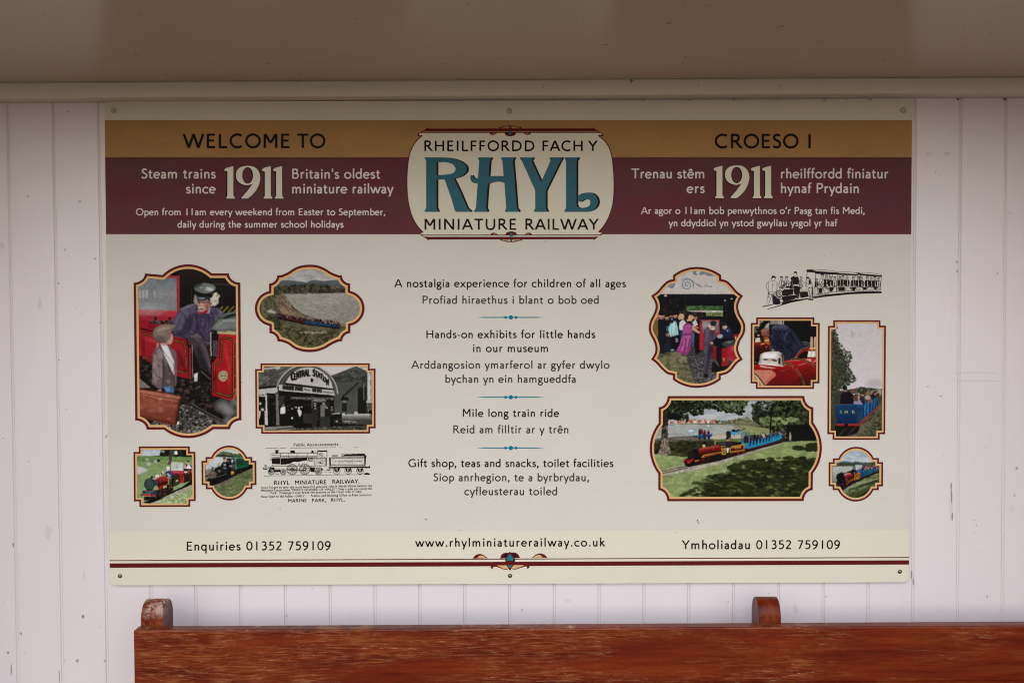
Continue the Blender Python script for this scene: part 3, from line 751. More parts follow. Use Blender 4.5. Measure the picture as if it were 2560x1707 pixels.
    def person(s, x, y, h, coat, skin='c09a86', hair='2a221c', hat=None, lw=0.22):   # small standing or seated figure in a print, y = crown
        w = h*lw
        s.P(coat, [(x-w*.9, y+h), (x-w, y+h*.34), (x-w*.45, y+h*.2), (x+w*.45, y+h*.2), (x+w, y+h*.34), (x+w*.9, y+h)])
        s.E(skin, x, y+h*.12, h*.075, h*.1); s.E(hair, x, y+h*.06, h*.085, h*.065)
        if hat: s.E(hat, x, y+h*.04, h*.1, h*.05)
    def finish(s, name, label, grain=7, soft=0.3, lift=1.06):
        jj, ii = np.mgrid[0:s.ny, 0:s.nx].astype(float)      # soften hard edges the way a small photographic print does
        for cell, amp in ((2.3, 0.9), (6.0, 0.8)):
            jj += amp*(vnoise(s.ny, s.nx, cell, s.rng)-.5); ii += amp*(vnoise(s.ny, s.nx, cell, s.rng)-.5)
        jj = np.clip(jj, 0, s.ny-1.001); ii = np.clip(ii, 0, s.nx-1.001); j0 = jj.astype(int); i0 = ii.astype(int); fj = (jj-j0)[..., None]; fi = (ii-i0)[..., None]; q = s.img
        im = q[j0, i0]*(1-fj)*(1-fi)+q[j0+1, i0]*fj*(1-fi)+q[j0, i0+1]*(1-fj)*fi+q[j0+1, i0+1]*fj*fi
        lum = im.mean(-1, keepdims=True); mid = np.clip(1-np.abs(lum-95)/110, 0, 1)
        tex = sum(a*(vnoise(s.ny, s.nx, c_, s.rng)-.5) for c_, a in ((2.0, .16), (4.5, .13), (11, .12), (28, .12)))
        im = im*(1+tex[..., None]*mid); im = im+(im-lum)*-.06; im = np.clip(im-3, 0, 255)
        p = np.pad(im, ((1, 1), (1, 1), (0, 0)), mode='edge')
        bl = (p[:-2, 1:-1]+p[2:, 1:-1]+p[1:-1, :-2]+p[1:-1, 2:])/4; im = im*(1-soft)+bl*soft
        for _ in range(2):
            p = np.pad(im, ((1, 1), (1, 1), (0, 0)), mode='edge'); im = im*0.5+0.125*(p[:-2, 1:-1]+p[2:, 1:-1]+p[1:-1, :-2]+p[1:-1, 2:])
        im = np.clip((im-100)*1.05+100, 0, 255)
        g = 0.55*(vnoise(s.ny, s.nx, 1.6, s.rng)-.5)+0.3*(vnoise(s.ny, s.nx, 7, s.rng)-.5)
        im = np.clip(im*(1+g[..., None]*grain/60)+g[..., None]*grain*.6, 0, 255)
        alb = np.clip(lin(im)*lift, 0.006, 0.9)
        # frame outlines
        o = s.out
        if sum(o[i-1][0]*o[i][1]-o[i][0]*o[i-1][1] for i in range(len(o))) < 0: o = o[::-1]
        def inset(d):
            n = len(o); r = []
            for i in range(n):
                a, b, c = np.array(o[i-1]), np.array(o[i]), np.array(o[(i+1) % n])
                e0, e1 = b-a, c-b; e0 = e0/(np.linalg.norm(e0) or 1); e1 = e1/(np.linalg.norm(e1) or 1)
                n0 = np.array((-e0[1], e0[0])); n1 = np.array((-e1[1], e1[0])); m = n0+n1; q = m.dot(n0)
                m = m/max(q, 0.35); r.append(b+m*d)
            A0 = np.array(o); A1 = np.roll(A0, -1, 0); D = A1-A0; L2 = (D**2).sum(1)+1e-9; keep = []
            for pnt in r:                                     # drop points that fold back closer to the outline than the inset
                t = np.clip(((pnt-A0)*D).sum(1)/L2, 0, 1)
                if np.sqrt((((A0+D*t[:, None])-pnt)**2).sum(1)).min() > d*0.985: keep.append(tuple(pnt))
            return keep
        mid, inn = inset(s.w1), inset(s.w1+s.w2); edge = inset(s.w1+s.w2*.5)
        cx, cy = s.U[:-1]+s.c/2, s.V[:-1]+s.c/2
        sv, su = s.V, s.U; s.V, s.U = cy, cx; m = s.inside(edge, 0, len(cx), 0, len(cy)); s.V, s.U = sv, su
        jj, ii = np.nonzero(m); q = np.stack([jj*s.nx+ii, jj*s.nx+ii+1, (jj+1)*s.nx+ii+1, (jj+1)*s.nx+ii], 1)
        used, inv = np.unique(q, return_inverse=True); q = inv.reshape(q.shape)
        PX = s.z.x0+s.U*s.z.k; PY = s.z.y0+s.V*s.z.k; gx, gy = np.meshgrid(PX, PY)
        w = rays_np(gx.ravel()[used], gy.ravel()[used], PF); w[:, 1] = PF-2*LAY; w -= np.array(origin_of(SIGN))
        me = bpy.data.meshes.new(name); me.vertices.add(len(used)); me.vertices.foreach_set('co', w.astype(np.float32).ravel())
        nf = len(q); me.loops.add(nf*4); me.loops.foreach_set('vertex_index', q.astype(np.int32).ravel())
        me.polygons.add(nf); me.polygons.foreach_set('loop_start', np.arange(0, nf*4, 4, dtype=np.int32))
        try: me.polygons.foreach_set('loop_total', np.full(nf, 4, np.int32))
        except Exception: pass
        me.update(calc_edges=True); me.validate()
        if me.polygons[0].normal.y > 0: me.flip_normals()
        at = me.color_attributes.new('ink', 'FLOAT_COLOR', 'POINT')
        rgba = np.ones((len(used), 4), np.float32); rgba[:, :3] = alb.reshape(-1, 3)[used]; at.data.foreach_set('color', rgba.ravel())
        ob = link_mesh(name, me, SIGN, M_PRINT); ob['label'] = label
        t = Sheet(4); t.poly([s.z.all(mid), s.z.all(inn)]); t.build('tan_border', M_TAN, ob)
        t = Sheet(5); t.poly([s.z.all(o), s.z.all(mid)]); t.build('burgundy_border', M_BURG2, ob)
        return ob
def RC(a, b, c, d): return [(a, b), (c, b), (c, d), (a, d)]

def pic_driver():
    z = Z(320, 640, 640, 1068)
    out = [(142,145),(285,161)][:1]+[(285,158)]+arc3((290,158),(490,70),(700,145))+[(843,145)]+qarc((843,145),(938,222),(938,145))[1:]+[(947,1368)]+qarc((947,1368),(853,1443),(947,1443))[1:]+[(715,1443)]+arc3((712,1443),(510,1517),(300,1446))+[(157,1446)]+qarc((157,1446),(62,1370),(62,1446))[1:]+[(48,222)]+qarc((48,222),(142,147),(48,147))[1:-1]
    p = Pic(z, out, 20, 18, 3); p.img[:] = hexc('1d1714')
    p.Gr('2a231e', '15110f', RC(430, 80, 920, 480), 80, 480)
    p.P('3b2f28', '700 225 905 235 905 250 700 240'); p.Ln('3a322c', 4, '530 260 530 420'); p.Ln('2e2722', 5, '780 260 790 420')
    for x in (745, 790, 835, 880): p.Ln('8a7334', 15, [(x, 470), (x+45, 425)], .8)
    # carriage end and window
    p.P('b0303c', '85 150 432 166 432 460 380 540 85 545'); p.Gr('71777c', 'a09fa0', '84 184 412 184 410 456 84 444', 184, 450)
    p.Gr('8b8f93', '5f656b', '84 300 410 320 410 456 84 444', 320, 450, .6); p.E('b4b2b1', 180, 445, 190, 70, .55, True)
    for x, w in ((100, 14), (128, 18), (157, 18), (222, 11)): p.Ln('b9b8ba', w, [(x, 290), (x, 345)], .75)
    p.Ln('8f2430', 6, '410 184 412 456'); p.Ln('d2606a', 4, '88 452 410 462'); p.P('a52a36', '85 500 430 505 380 540 85 528'); p.P('9e1c28', '88 545 200 545 118 832 88 832'); p.Ln('701620', 5, '88 538 200 540')
    # tender
    p.P('8f1922', '112 606 165 603 182 556 375 560 372 655 495 678 530 738 532 1040 400 1002 115 862'); p.Gr('a8262f', '7b1820', '120 640 390 690 485 770 488 975 120 840', 640, 960, .8)
    p.P('2a2b2c', '178 542 382 540 350 566 190 562'); p.Sp(['4b4e4d', '171716', '6a6c6a'], '178 540 380 540 350 566 190 562', 40, 3, 8); p.E('222', 232, 522, 12, 12) if False else p.E('262626', 232, 524, 13, 14); p.E('262626', 348, 524, 13, 14)
    p.Ln('1c1210', 9, '110 604 240 640'); p.Ln('1c1210', 10, '385 668 492 682 497 745 530 742')
    for c, w in (('16100d', 13), ('b08a43', 5)): p.Ln(c, w, '122 648 222 668'); p.Ln(c, w, '372 702 466 722 482 780 486 960 470 976 408 955'); p.Ln(c, w, '122 836 205 868')
    p.P('171210', '502 740 528 745 530 1040 506 1030'); p.P('a12730', '510 760 524 764 526 1030 512 1026')
    # frames and running gear
    p.P('1b1917', '92 850 200 890 400 1000 700 1070 700 1160 900 1210 915 1420 600 1300 430 1190 300 1150 92 1010'); p.Sp(['332f2d', '0f0e0d', '453f3c', '5c3835'], '92 850 400 1000 700 1070 700 1300 450 1210 92 1010', 160, 5, 16, 1.3)
    p.P('7c7468', '92 1015 195 1100 92 1100'); p.P('23211f', '560 1050 700 1050 700 1160 560 1170'); p.Sp(['5a5754', '161412'], '565 1060 700 1060 700 1150 565 1160', 22, 5, 9)
    p.Gr('3c3937', '57534f', '180 1400 420 1250 560 1250 900 1420 700 1500 400 1500', 1250, 1460); p.Sp(['7b7773', '2b2826', '99948e', '1c1a18', '55504c'], '170 1400 430 1240 540 1230 760 1400 680 1500 350 1500', 620, 4, 11)
    p.Ln('2a2725', 26, '430 1190 900 1430'); p.Ln('77726c', 6, '520 1225 780 1370', .6); p.Ln('77726c', 8, '590 1420 660 1450')
    # driver
    p.P('4a4256', '438 432 540 395 600 400 690 418 770 440 805 478 720 545 690 620 750 660 752 850 690 760 560 722 500 690 380 672 362 600 360 556')
    p.P('5c5468', '440 440 540 400 570 420 520 520 470 600 400 650 372 600 380 550'); p.P('3a3346', '470 560 520 470 530 590 470 665 400 668'); p.P('524a60', '600 440 690 420 770 445 800 475 730 530 700 590 690 480')
    p.P('413750', '582 490 682 478 700 580 640 720 560 640'); p.Ln('2c2637', 8, '560 470 575 560 560 640'); p.Sp(['6a6276', '332d3e'], '440 440 780 450 690 620 400 650', 60, 5, 14, 1.8, .35, 60)
    p.P('2b2526', '650 700 752 712 752 850 690 860'); p.P('57495f', '655 712 745 722 745 745 662 740')
    p.P('453a42', '498 692 520 655 560 640 602 645 640 705 690 860 692 990 640 952 600 930 560 800 512 730'); p.P('5d525a', '520 665 575 648 600 720 570 700'); p.P('2e262c', '560 740 640 900 690 985 640 955 598 925'); p.Ln('66595f', 8, '600 690 640 800 660 880', .5)
    p.P('8f98a6', '578 455 690 430 680 478 590 478'); p.E('b58270', 632, 408, 53, 60); p.E('c9998a', 620, 395, 38, 36, .7, True); p.E('8c5b4e', 668, 400, 20, 40, .6, True)
    p.E('b3a59a', 610, 430, 26, 10); p.E('ab9d92', 628, 462, 30, 12); p.E('8f5a50', 610, 443, 13, 5); p.E('9b6a5c', 612, 408, 9, 14, .7); p.E('d0a595', 630, 385, 26, 12, .5, True); p.E('6f4538', 660, 430, 16, 30, .6, True); p.E('5d3d36', 598, 392, 10, 5); p.E('5d3d36', 640, 388, 10, 5)
    p.P('a89c8f', '690 318 740 300 772 338 752 352 760 392 728 420 694 412 682 370'); p.P('cfc5ba', '700 330 740 312 762 340 740 360 748 388 720 410 704 380'); p.P('96897c', '566 310 582 340 580 400 562 408 546 380 552 335'); p.Sp(['d0c6ba', '85796d', 'e0d8ce'], '690 318 765 320 755 400 690 415', 46, 3, 7, 2.4, .6, 120)
    p.P('b01f2a', '580 466 640 458 672 444 664 474 590 480'); p.P('871720', '640 458 652 456 650 476 640 477')
    p.E('696f6a', 642, 268, 90, 44); p.E('a9acab', 680, 276, 48, 28, .9, True); p.E('41463f', 590, 250, 40, 24, .7, True); p.E('cfd0d2', 665, 270, 18, 16, .6, True); p.P('1a1815', '558 288 630 318 712 315 700 346 620 348 566 326'); p.P('3d4a4a', '566 326 620 345 694 342 640 376 584 372'); p.E('7c8787', 615, 352, 26, 9)
    # engine cab
    p.P('59615d', '674 616 700 556 756 500 830 470 906 461 908 640 745 622'); p.P('222624', '790 515 850 486 905 480 905 498 810 524'); p.P('7d847f', '690 600 760 530 900 520 905 600 742 612', .55)
    p.P('b8a57e', '740 618 908 632 908 658 745 646'); p.Ln('6f6148', 4, '742 648 908 660'); p.P('191512', '690 640 756 650 750 850 700 848'); p.Ln('c9bd96', 8, '692 640 693 830'); p.P('4c4153', '706 700 748 706 746 840 706 836')
    p.P('a11a1e', '756 650 908 660 914 1150 882 1212 702 1162 700 900 740 850 752 800'); p.Gr('b3262a', '8b161b', '756 650 908 660 914 1150 882 1212 702 1162 700 900 740 850', 650, 1200, .7); p.P('c06b70', '880 1120 912 1090 912 1160 880 1205', .5)
    q = '796 682 862 690 880 722 880 1145 850 1172 738 1140 720 1102 722 914 772 880 782 708'
    p.Ln('150e0b', 16, q, 1, True); p.Ln('a88a3c', 5, q, 1, True); p.E('a89c76', 795, 1000, 40, 46); p.E('857a58', 795, 1000, 27, 32); p.E('b5aa85', 795, 1000, 20, 24); p.Ln('5d5440', 9, '780 998 812 998')
    for y in (715, 838, 1000, 1115): p.E('c25a5c', 895, y, 6, 7)
    p.P('aeb4ba', '548 985 585 968 580 1045 552 1045'); p.P('d8dce0', '555 1000 575 985 572 1030'); p.Ln('61605f', 8, '610 960 690 1030'); p.Ln('b9b39f', 6, '536 740 540 1010', .7)
    for x, y, r in ((790, 1250, 90), (850, 1300, 80), (830, 1370, 50), (900, 1220, 60)): p.E('a8a5a2', x, y, r, r*.8, .6, True)
    for c, w, q, a in (('857d94', 12, '445 445 500 418 545 402', .6), ('2a2438', 15, '540 480 530 560 500 640', .7), ('766e88', 10, '400 560 430 500 470 450', .6), ('2a2438', 12, '380 650 440 660 480 690', .7), ('2a2338', 11, '700 470 715 540 690 600', .7), ('766e8a', 11, '740 450 780 470 770 500', .5), ('241f30', 9, '575 490 585 600 640 700', .7), ('5f5570', 10, '620 520 665 560 655 640', .5), ('847a82', 12, '530 670 575 655 605 680', .6), ('1c171a', 15, '585 760 640 890 670 980', .7), ('766b74', 9, '620 730 665 830 685 930', .6), ('c85058', 22, '150 690 330 740', .35), ('4a0d12', 22, '420 800 480 960', .5), ('4a0d12', 16, '130 700 130 830', .5), ('c8484a', 22, '800 720 845 900 840 1080', .35), ('5d0c10', 16, '725 960 735 1120', .5), ('5d0c10', 14, '770 690 765 860', .4), ('a5aba6', 16, '740 590 800 540 900 535', .5), ('262a28', 12, '690 610 720 560 770 510', .6), ('262a28', 10, '690 622 820 628', .5)): p.F(c, w, q, a)
    p.P('4e342c', '588 372 640 384 680 376 684 392 590 390', .7); p.E('d8ab9a', 612, 402, 9, 16, .8); p.E('b0655a', 596, 414, 12, 8, .5, True); p.E('b0655a', 650, 412, 20, 12, .5, True); p.P('b9ada1', '584 428 612 420 644 428 650 440 612 432 586 442'); p.P('a3978c', '588 446 610 452 640 446 636 464 606 470 590 460', .8); p.E('8a4a44', 612, 441, 14, 4); p.E('d9dada', 690, 280, 26, 12, .8, True); p.E('d9dada', 610, 262, 22, 9, .5, True); p.F('20231f', 9, '560 270 575 240 620 228', .6)
    # boy and suitcase
    p.P('6b5c5c', '248 738 335 742 402 800 410 900 402 1086 292 1090 276 1122 200 1066 204 820'); p.P('857575', '215 830 260 770 300 850 300 1000 230 1060 205 1000'); p.P('57494a', '300 880 330 900 392 1010 396 1080 296 1086'); p.P('4a3e40', '290 850 302 850 296 1090 284 1090'); p.Sp(['93837f', '574a4a'], '210 800 390 850 400 1080 210 1060', 60, 5, 14, 1.8, .35, 50)
    p.P('c9c4c8', '272 735 332 748 386 880 388 1002 340 900 300 820'); p.P('d9d4d8', '285 745 325 755 375 900 340 870'); p.E('c08f80', 345, 685, 32, 52); p.P('c08f80', '280 690 340 690 330 745 268 735'); p.E('d0a092', 332, 688, 12, 20)
    p.E('7a6a5e', 285, 648, 76, 74); p.P('87776a', '255 585 310 568 394 574 396 598 350 636 300 628'); p.E('97877a', 275, 625, 50, 40, .7, True); p.E('594b42', 268, 690, 60, 34, .6, True); p.Ln('5a4c42', 5, '300 632 360 612 394 600'); p.E('9b6a52', 345, 735, 20, 5, .4) ; p.P('b98674', '240 730 262 724 252 760 236 766')
    p.P('3f6288', '290 1090 382 1088 384 1142 320 1136'); p.P('5b80a8', '300 1095 350 1093 348 1130 318 1128'); p.E('b98a7a', 262, 1126, 22, 12)
    p.P('7d3f2e', '95 1112 300 1140 442 1172 446 1190 402 1400 384 1418 95 1342'); p.Gr('8f4b38', '70382a', '97 1140 425 1195 385 1405 97 1330', 1140, 1400, .9); p.P('a86b54', '95 1112 440 1172 430 1196 95 1142'); p.P('43231b', '428 1195 448 1180 416 1392 390 1416'); p.E('a4634b', 250, 1240, 150, 60, .5, True); p.Sp(['b07660', '6a3425'], '100 1150 420 1200 380 1390 100 1330', 46, 4, 16, 1.6, .3); p.Ln('4b2a20', 12, '110 1106 300 1136 440 1168', .7); p.E('b09560', 270, 1192, 18, 6); p.Sp(['c9c4be', '1a1614'], '230 1395 370 1410 350 1440 240 1430', 24, 4, 9); p.E('d5d2ce', 420, 1392, 10, 14)
    for c, w, q, a in (('978887', 10, '225 850 250 960 235 1040', .6), ('3c3133', 10, '292 860 302 980 292 1080', .7), ('3c3133', 8, '330 900 384 1040', .7), ('a09290', 8, '260 770 292 830', .6), ('3c3133', 9, '210 940 240 1000 270 1010', .5), ('b3a292', 13, '250 620 300 600 350 600', .6), ('493c33', 12, '225 680 260 716 320 722', .6), ('d08f76', 14, '120 1152 410 1208', .45), ('4f2418', 18, '110 1335 380 1400', .6), ('4f2418', 12, '420 1210 392 1390', .5), ('7d5344', 9, '318 700 330 740', .6)): p.F(c, w, q, a)
    p.Ln('3a1d14', 4, '97 1142 430 1200', .8); p.Ln('8a5a44', 5, '300 1135 440 1172', .8); p.Ln('2a2020', 4, '250 738 300 800 380 900 390 1080', .6)
    p.finish('framed_photo', 'tall framed photo of an engine driver in a cap talking to a small boy with a brown suitcase')
def pic_lake():
    z = Z(620, 640, 960, 2050)
    top = spline(pts('500 290 600 246 720 172 830 140 932 131 1040 140 1150 180 1265 250 1370 290'), 5)
    bot = spline(pts('1372 1285 1270 1330 1160 1395 1040 1436 932 1446 820 1436 700 1395 600 1325 500 1288'), 5)
    out = [(442,291)]+top+[(1415,290)]+qarc((1415,290),(1540,412),(1540,290))[1:]+[(1540,525)]+arc3((1543,527),(1757,790),(1545,1050),24)+[(1543,1162)]+qarc((1543,1162),(1420,1285),(1543,1285))[1:]+bot+[(448,1288)]+qarc((448,1288),(325,1163),(325,1288))[1:]+[(325,1052)]+arc3((321,1050),(105,785),(318,530),24)+[(320,415)]+qarc((320,415),(442,291),(320,291))[1:-1]
    p = Pic(z, out, 36, 34, 5); p.Gr('9c9b97', 'b0b0ae', RC(100, 100, 1800, 420), 130, 380)
    p.Sp(['b9b8b4', '8e8e8c', 'c4c2be'], RC(400, 150, 1500, 360), 50, 14, 40, 3.2, .4)
    p.P('555c60', '380 430 500 372 610 362 720 376 880 398 960 366 1030 362 1130 378 1240 370 1360 356 1480 380 1480 470 380 470'); p.P('49524f', '380 440 560 420 800 425 1000 410 1300 425 1500 415 1500 480 380 480', .6)
    t = '330 470 480 455 640 455 700 448 850 430 930 424 1010 434 1100 460 1180 436 1230 462 1500 470 1560 560 330 570'; p.P('35332a', t); p.Sp(['4c4a3b', '25241d', '5b5846', '3f3d30'], t, 420, 8, 22); p.Sp(['8c857a', '9c6a58'], '1230 465 1480 470 1480 500 1230 495', 14, 5, 9, 1.6)
    p.P('8d8b80', '500 565 1480 552 1720 560 1760 790 1600 1080 1400 1040 1150 985 860 890 700 790 560 660 540 600'); p.Gr('99978c', '84827a', '545 575 1480 556 1750 700 1700 950 1440 1030 1100 950 860 880 700 780 570 660', 560, 1000); p.Sp(['a9a79b', '77756b', 'b5b3a8'], '560 590 1480 570 1740 720 1650 980 1440 1020 1100 940 860 870 700 760', 500, 4, 8, 4.5, .25); p.Sp(['d8d6ca', 'cfcdc0'], '800 700 1600 680 1500 1010 1150 960 800 830', 40, 3, 5, 3, .5)
    p.P('5f5448', '480 575 1480 545 1480 556 560 578'); p.P('6a5c4d', '330 600 560 570 548 650 700 800 860 895 1150 990 1500 1030 1500 1080 1100 1030 700 960 460 930 300 900 250 720'); p.Sp(['84735e', '55483d', '9a8568'], '420 600 560 590 700 810 1000 960 700 950 450 880', 260, 6, 16, 2.6, .5, 40)
    p.P('54533c', '180 700 300 610 430 590 420 700 500 860 420 930 200 900'); p.Sp(['68664a', '3d3c2b', '7b7657'], '180 640 420 600 430 860 220 900', 200, 6, 16); p.P('9a7f62', '470 800 560 790 700 900 520 880', .6); p.Ln('7d7055', 26, '500 600 430 680 470 790 560 870', .5); p.Ln('40382e', 12, '330 610 270 700 300 830'); p.Ln('4b4338', 10, '290 620 250 720 270 800')
    p.P('54513a', '180 880 430 930 700 1000 1100 1060 1560 1080 1500 1180 1350 1270 900 1460 500 1270 400 1150 200 1000'); p.Sp(['64613f', '3c3b2a', '77704d', '2f2e22'], '200 880 500 950 1100 1070 1500 1100 1400 1250 900 1440 500 1270 400 1150', 700, 8, 24, 1.5, .55); p.P('625d47', '460 960 800 1010 1300 1100 1450 1110 1300 1140 900 1110 500 1020', .6); p.P('33341f', '300 890 440 930 420 1080 380 1080'); p.Sp(['2c2c1e', '4a4a30'], '290 880 460 930 500 1100 400 1100', 110, 8, 20)
    p.Sp(['2d2c20', '55543b', '6e6a4c'], '520 1220 900 1180 1350 1200 1200 1340 900 1440 650 1340', 380, 7, 18, 1, .6); p.Sp(['b9b39c', 'a39c7c'], '780 1140 1180 1130 1180 1165 780 1165', 36, 4, 9, 2)
    for x, y, r in ((350, 835, 52), (395, 850, 40), (310, 830, 28)): p.E('c3bfb8', x, y, r, r*.65, .85, True)
    p.P('2a1d19', '430 878 520 885 860 950 1390 1030 1385 1080 1180 1075 850 1030 440 930'); p.P('421d1c', '500 905 850 965 850 1015 500 945'); p.P('1f3f5d', '850 960 1380 1030 1370 1070 1200 1066 850 1012'); p.Sp(['2c5680', '16293c', '1b1512'], '850 960 1380 1035 1370 1070 860 1010', 80, 5, 12, 1); p.Ln('17110e', 16, '480 945 860 1025 1380 1092')
    p.Sp(['140f0d', '7c2a36', 'b58f80', '201714', '2a2430', '110d0b', '8d8578'], '430 868 520 872 900 940 1150 960 1390 1000 1380 1040 850 968 440 910', 330, 6, 13, .7, .9); p.Ln('0f0b0a', 12, '668 740 672 765'); p.E('0f0b0a', 686, 780, 10, 9); p.Ln('4a2b1e', 10, '1300 1110 1288 1160'); p.E('1b1614', 868, 572, 11, 6); p.Ln('93806a', 12, '1400 1035 1475 1050')
    p.finish('framed_photo', 'wide curved framed photo of a train running round a grey lake', 6)
def pic_station():
    z = Z(620, 890, 960, 2352)
    p = Pic(z, pts('218 125 2105 122 2105 218 2205 215 2207 1245 2112 1245 2112 1335 230 1340 230 1250 133 1250 125 222 218 222'), 29, 28, 7); p.img[:] = hexc('15130f')
    p.P('c5bfbd', '1200 150 2150 150 2150 260 1800 330 1420 330'); p.P('3a3c37', '1430 345 1800 200 1870 180 2060 265 2060 1000 1430 1000'); p.Gr('53554f', '33342f', '1430 345 1880 190 2060 270 2060 400 1430 380', 180, 420); p.Sp(['6b6d66', '2b2c28', '474943'], '1440 350 1880 200 2050 280 2050 950 1440 900', 240, 8, 28, 1.5, .4)
    for q in ('1800 210 2060 190', '1800 210 1960 260', '1900 180 1920 265', '2060 265 1880 185'): p.Ln('4e4f4a', 9, q)
    p.Ln('7f8078', 7, '1860 190 1790 350', .6); p.P('4b4d46', '1440 470 1900 440 1900 980 1440 980'); p.Ln('2a2a26', 30, '1900 470 1640 700'); p.P('1a1916', '1590 760 1640 700 1730 720 1745 765'); p.P('706f67', '1640 770 1700 770 1700 805 1640 805'); p.P('262521', '1630 805 1710 805 1710 960 1630 960'); p.P('1f1e1a', '1900 560 2050 520 2050 1000 1900 1000'); p.Ln('8f8e86', 12, '2002 470 2005 760'); p.P('c0bbb7', '2065 280 2110 270 2125 760 2065 760'); p.P('aaa6a1', '2050 760 2140 760 2140 810 2050 810'); p.Ln('8c8983', 14, '2070 810 2080 960'); p.P('54534e', '2085 820 2145 820 2145 940 2085 940'); p.P('9d9994', '2112 270 2155 290 2155 780 2130 760')
    p.P('56564f', '180 260 270 190 800 150 500 540 180 560'); p.Gr('666660', '3d3d38', '180 270 800 170 700 260 500 520 180 545', 200, 540, .9); p.Sp(['77776f', '33332e'], '190 280 740 190 520 480 190 520', 200, 6, 22, 3, .3, -20); p.P('20201c', '180 540 500 500 505 535 180 565'); p.P('b2aeaa', '180 575 510 540 520 640 180 672'); p.P('a9a6a1', '270 205 480 185 480 215 280 235'); p.P('2a2a26', '280 190 470 175 470 185 280 200'); p.P('bcb8b4', '480 190 560 180 560 215 485 230'); p.Ln('cac6c2', 14, '180 690 300 690'); p.Sp(['cac6c2'], '200 670 300 670 300 700 200 700', 8, 8, 12)
    arch = arc3((495, 530), (1080, 155), (1560, 650)); p.P('3e3e39', arch+[(1480, 650), (1440, 560)]); p.Ln('a6a39d', 24, arc3((500, 525), (1075, 150), (1550, 640))); p.Ln('56564f', 26, arc3((560, 530), (1075, 190), (1510, 620)))
    p.P('b7b3ad', arc3((650, 460), (1060, 195), (1470, 560))); p.P('1b1a16', '640 460 1470 565 1475 590 640 490'); p.P('b2aea8', '530 490 1480 590 1510 680 530 595'); p.Ln('1b1a16', 10, '520 540 520 600')
    for i, ch in enumerate('CENTRAL'): p.Tx('1b1a17', ch, 745+47*i, 745+47*i+50, [418, 405, 378, 362, 352, 345, 340][i], 105 if i else 140, 150)
    for ch, x0_, x1_, y_, h_ in (('S', 1120, 1162, 352, 125), ('T', 1163, 1205, 352, 92), ('A', 1203, 1247, 372, 92), ('T', 1247, 1287, 396, 92), ('I', 1290, 1306, 424, 92), ('O', 1308, 1350, 452, 92), ('N', 1352, 1398, 498, 96)): p.Tx('1b1a17', ch, x0_, x1_, y_, h_, 140)
    p.E('1f1e1a', 1103, 418, 26, 36); p.Tx('211f1b', 'MARINE PARK', 600, 950, 570, 62, 190, 600); p.Tx('55534d', 'Miniature', 965, 1090, 590, 34, 110, 600); p.Tx('25231f', 'RAILWAY.', 1112, 1285, 615, 56, 150, 630); p.Ln('66645e', 26, '1300 618 1475 634', .7)
    for x, y, r in ((1020, 425, 36), (1175, 440, 30)): p.Ln('8f8c86', 6, [(x+r*math.cos(a), y+r*math.sin(a)) for a in np.linspace(0, 5.5, 12)], .7)
    p.P('11100d', '320 640 1500 690 1500 1210 320 1210'); p.Sp(['27241f', '0b0a08', '3a3731'], '340 660 1450 720 1450 1180 340 1180', 240, 8, 30, 1.2, .5); p.P('37342e', '540 680 740 690 740 860 540 860'); p.E('0c0b09', 680, 780, 55, 90); p.P('6f6d66', '750 705 1480 720 1480 760 750 750'); p.Sp(['1c1a16'], RC(760, 735, 1470, 760), 40, 8, 12); p.P('a5a29b', '1130 745 1350 745 1350 790 1130 790', .7)
    p.P('c3bfba', '300 668 328 668 345 1205 312 1205'); p.P('6d6b64', '478 620 522 620 548 1215 490 1215'); p.P('4d4c46', '470 630 540 630 530 655 478 655'); p.P('504e48', '1095 690 1125 690 1120 1000 1100 1000'); p.P('47453f', '1480 690 1515 690 1510 960 1490 960')
    p.P('c9c5c0', '560 900 590 870 640 870 668 920 640 995 555 998'); p.E('6c6760', 615, 855, 20, 24); p.P('d5d2cd', '575 900 630 880 640 960 570 970')
    for x, y, h, c, sk in ((765, 870, 240, '0f0d0b', 'b1aca4'), (830, 840, 260, '15130f', 'c2bdb5'), (930, 840, 240, '0c0b09', 'bdb8b0'), (680, 840, 160, '12100d', '79746c'), (700, 910, 120, '15130f', 'a09a90')): p.person(x, y, h, c, sk, '0c0a08')
    p.P('cbc7c2', '850 930 890 910 930 960 925 1020 890 1050 868 990'); p.E('c9c4bd', 880, 895, 20, 22); p.E('c9c5bf', 765, 1070, 18, 22); p.person(1160, 810, 280, '2c2a25', 'b5afa6', '1a1815', '8a877f'); p.P('312e29', '1105 1010 1205 1010 1180 1270 1110 1270'); p.Ln('14120f', 6, '1155 1050 1150 1260'); p.P('d0ccc7', '1150 895 1175 895 1163 930'); p.person(1310, 770, 280, '6e6b63', 'bdb7ae', '2a2722', '4a4741'); p.person(1370, 860, 200, '22201c', 'b9b3aa'); p.person(1450, 850, 190, '2e2b27', 'b9b3aa', '17150f'); p.P('cfcbc6', '1440 915 1465 915 1452 945')
    p.E('aaa59d', 212, 820, 22, 26); p.P('15130f', '180 850 250 850 250 930 190 930'); p.E('b9b4ac', 252, 918, 28, 34); p.E('3a3731', 252, 890, 30, 16); p.P('0e0c0a', '195 1000 250 950 295 960 295 1195 190 1195'); p.P('c5c1bc', '190 940 225 955 200 1090 188 1090'); p.P('b9b5af', '285 940 310 950 308 1190 290 1190')
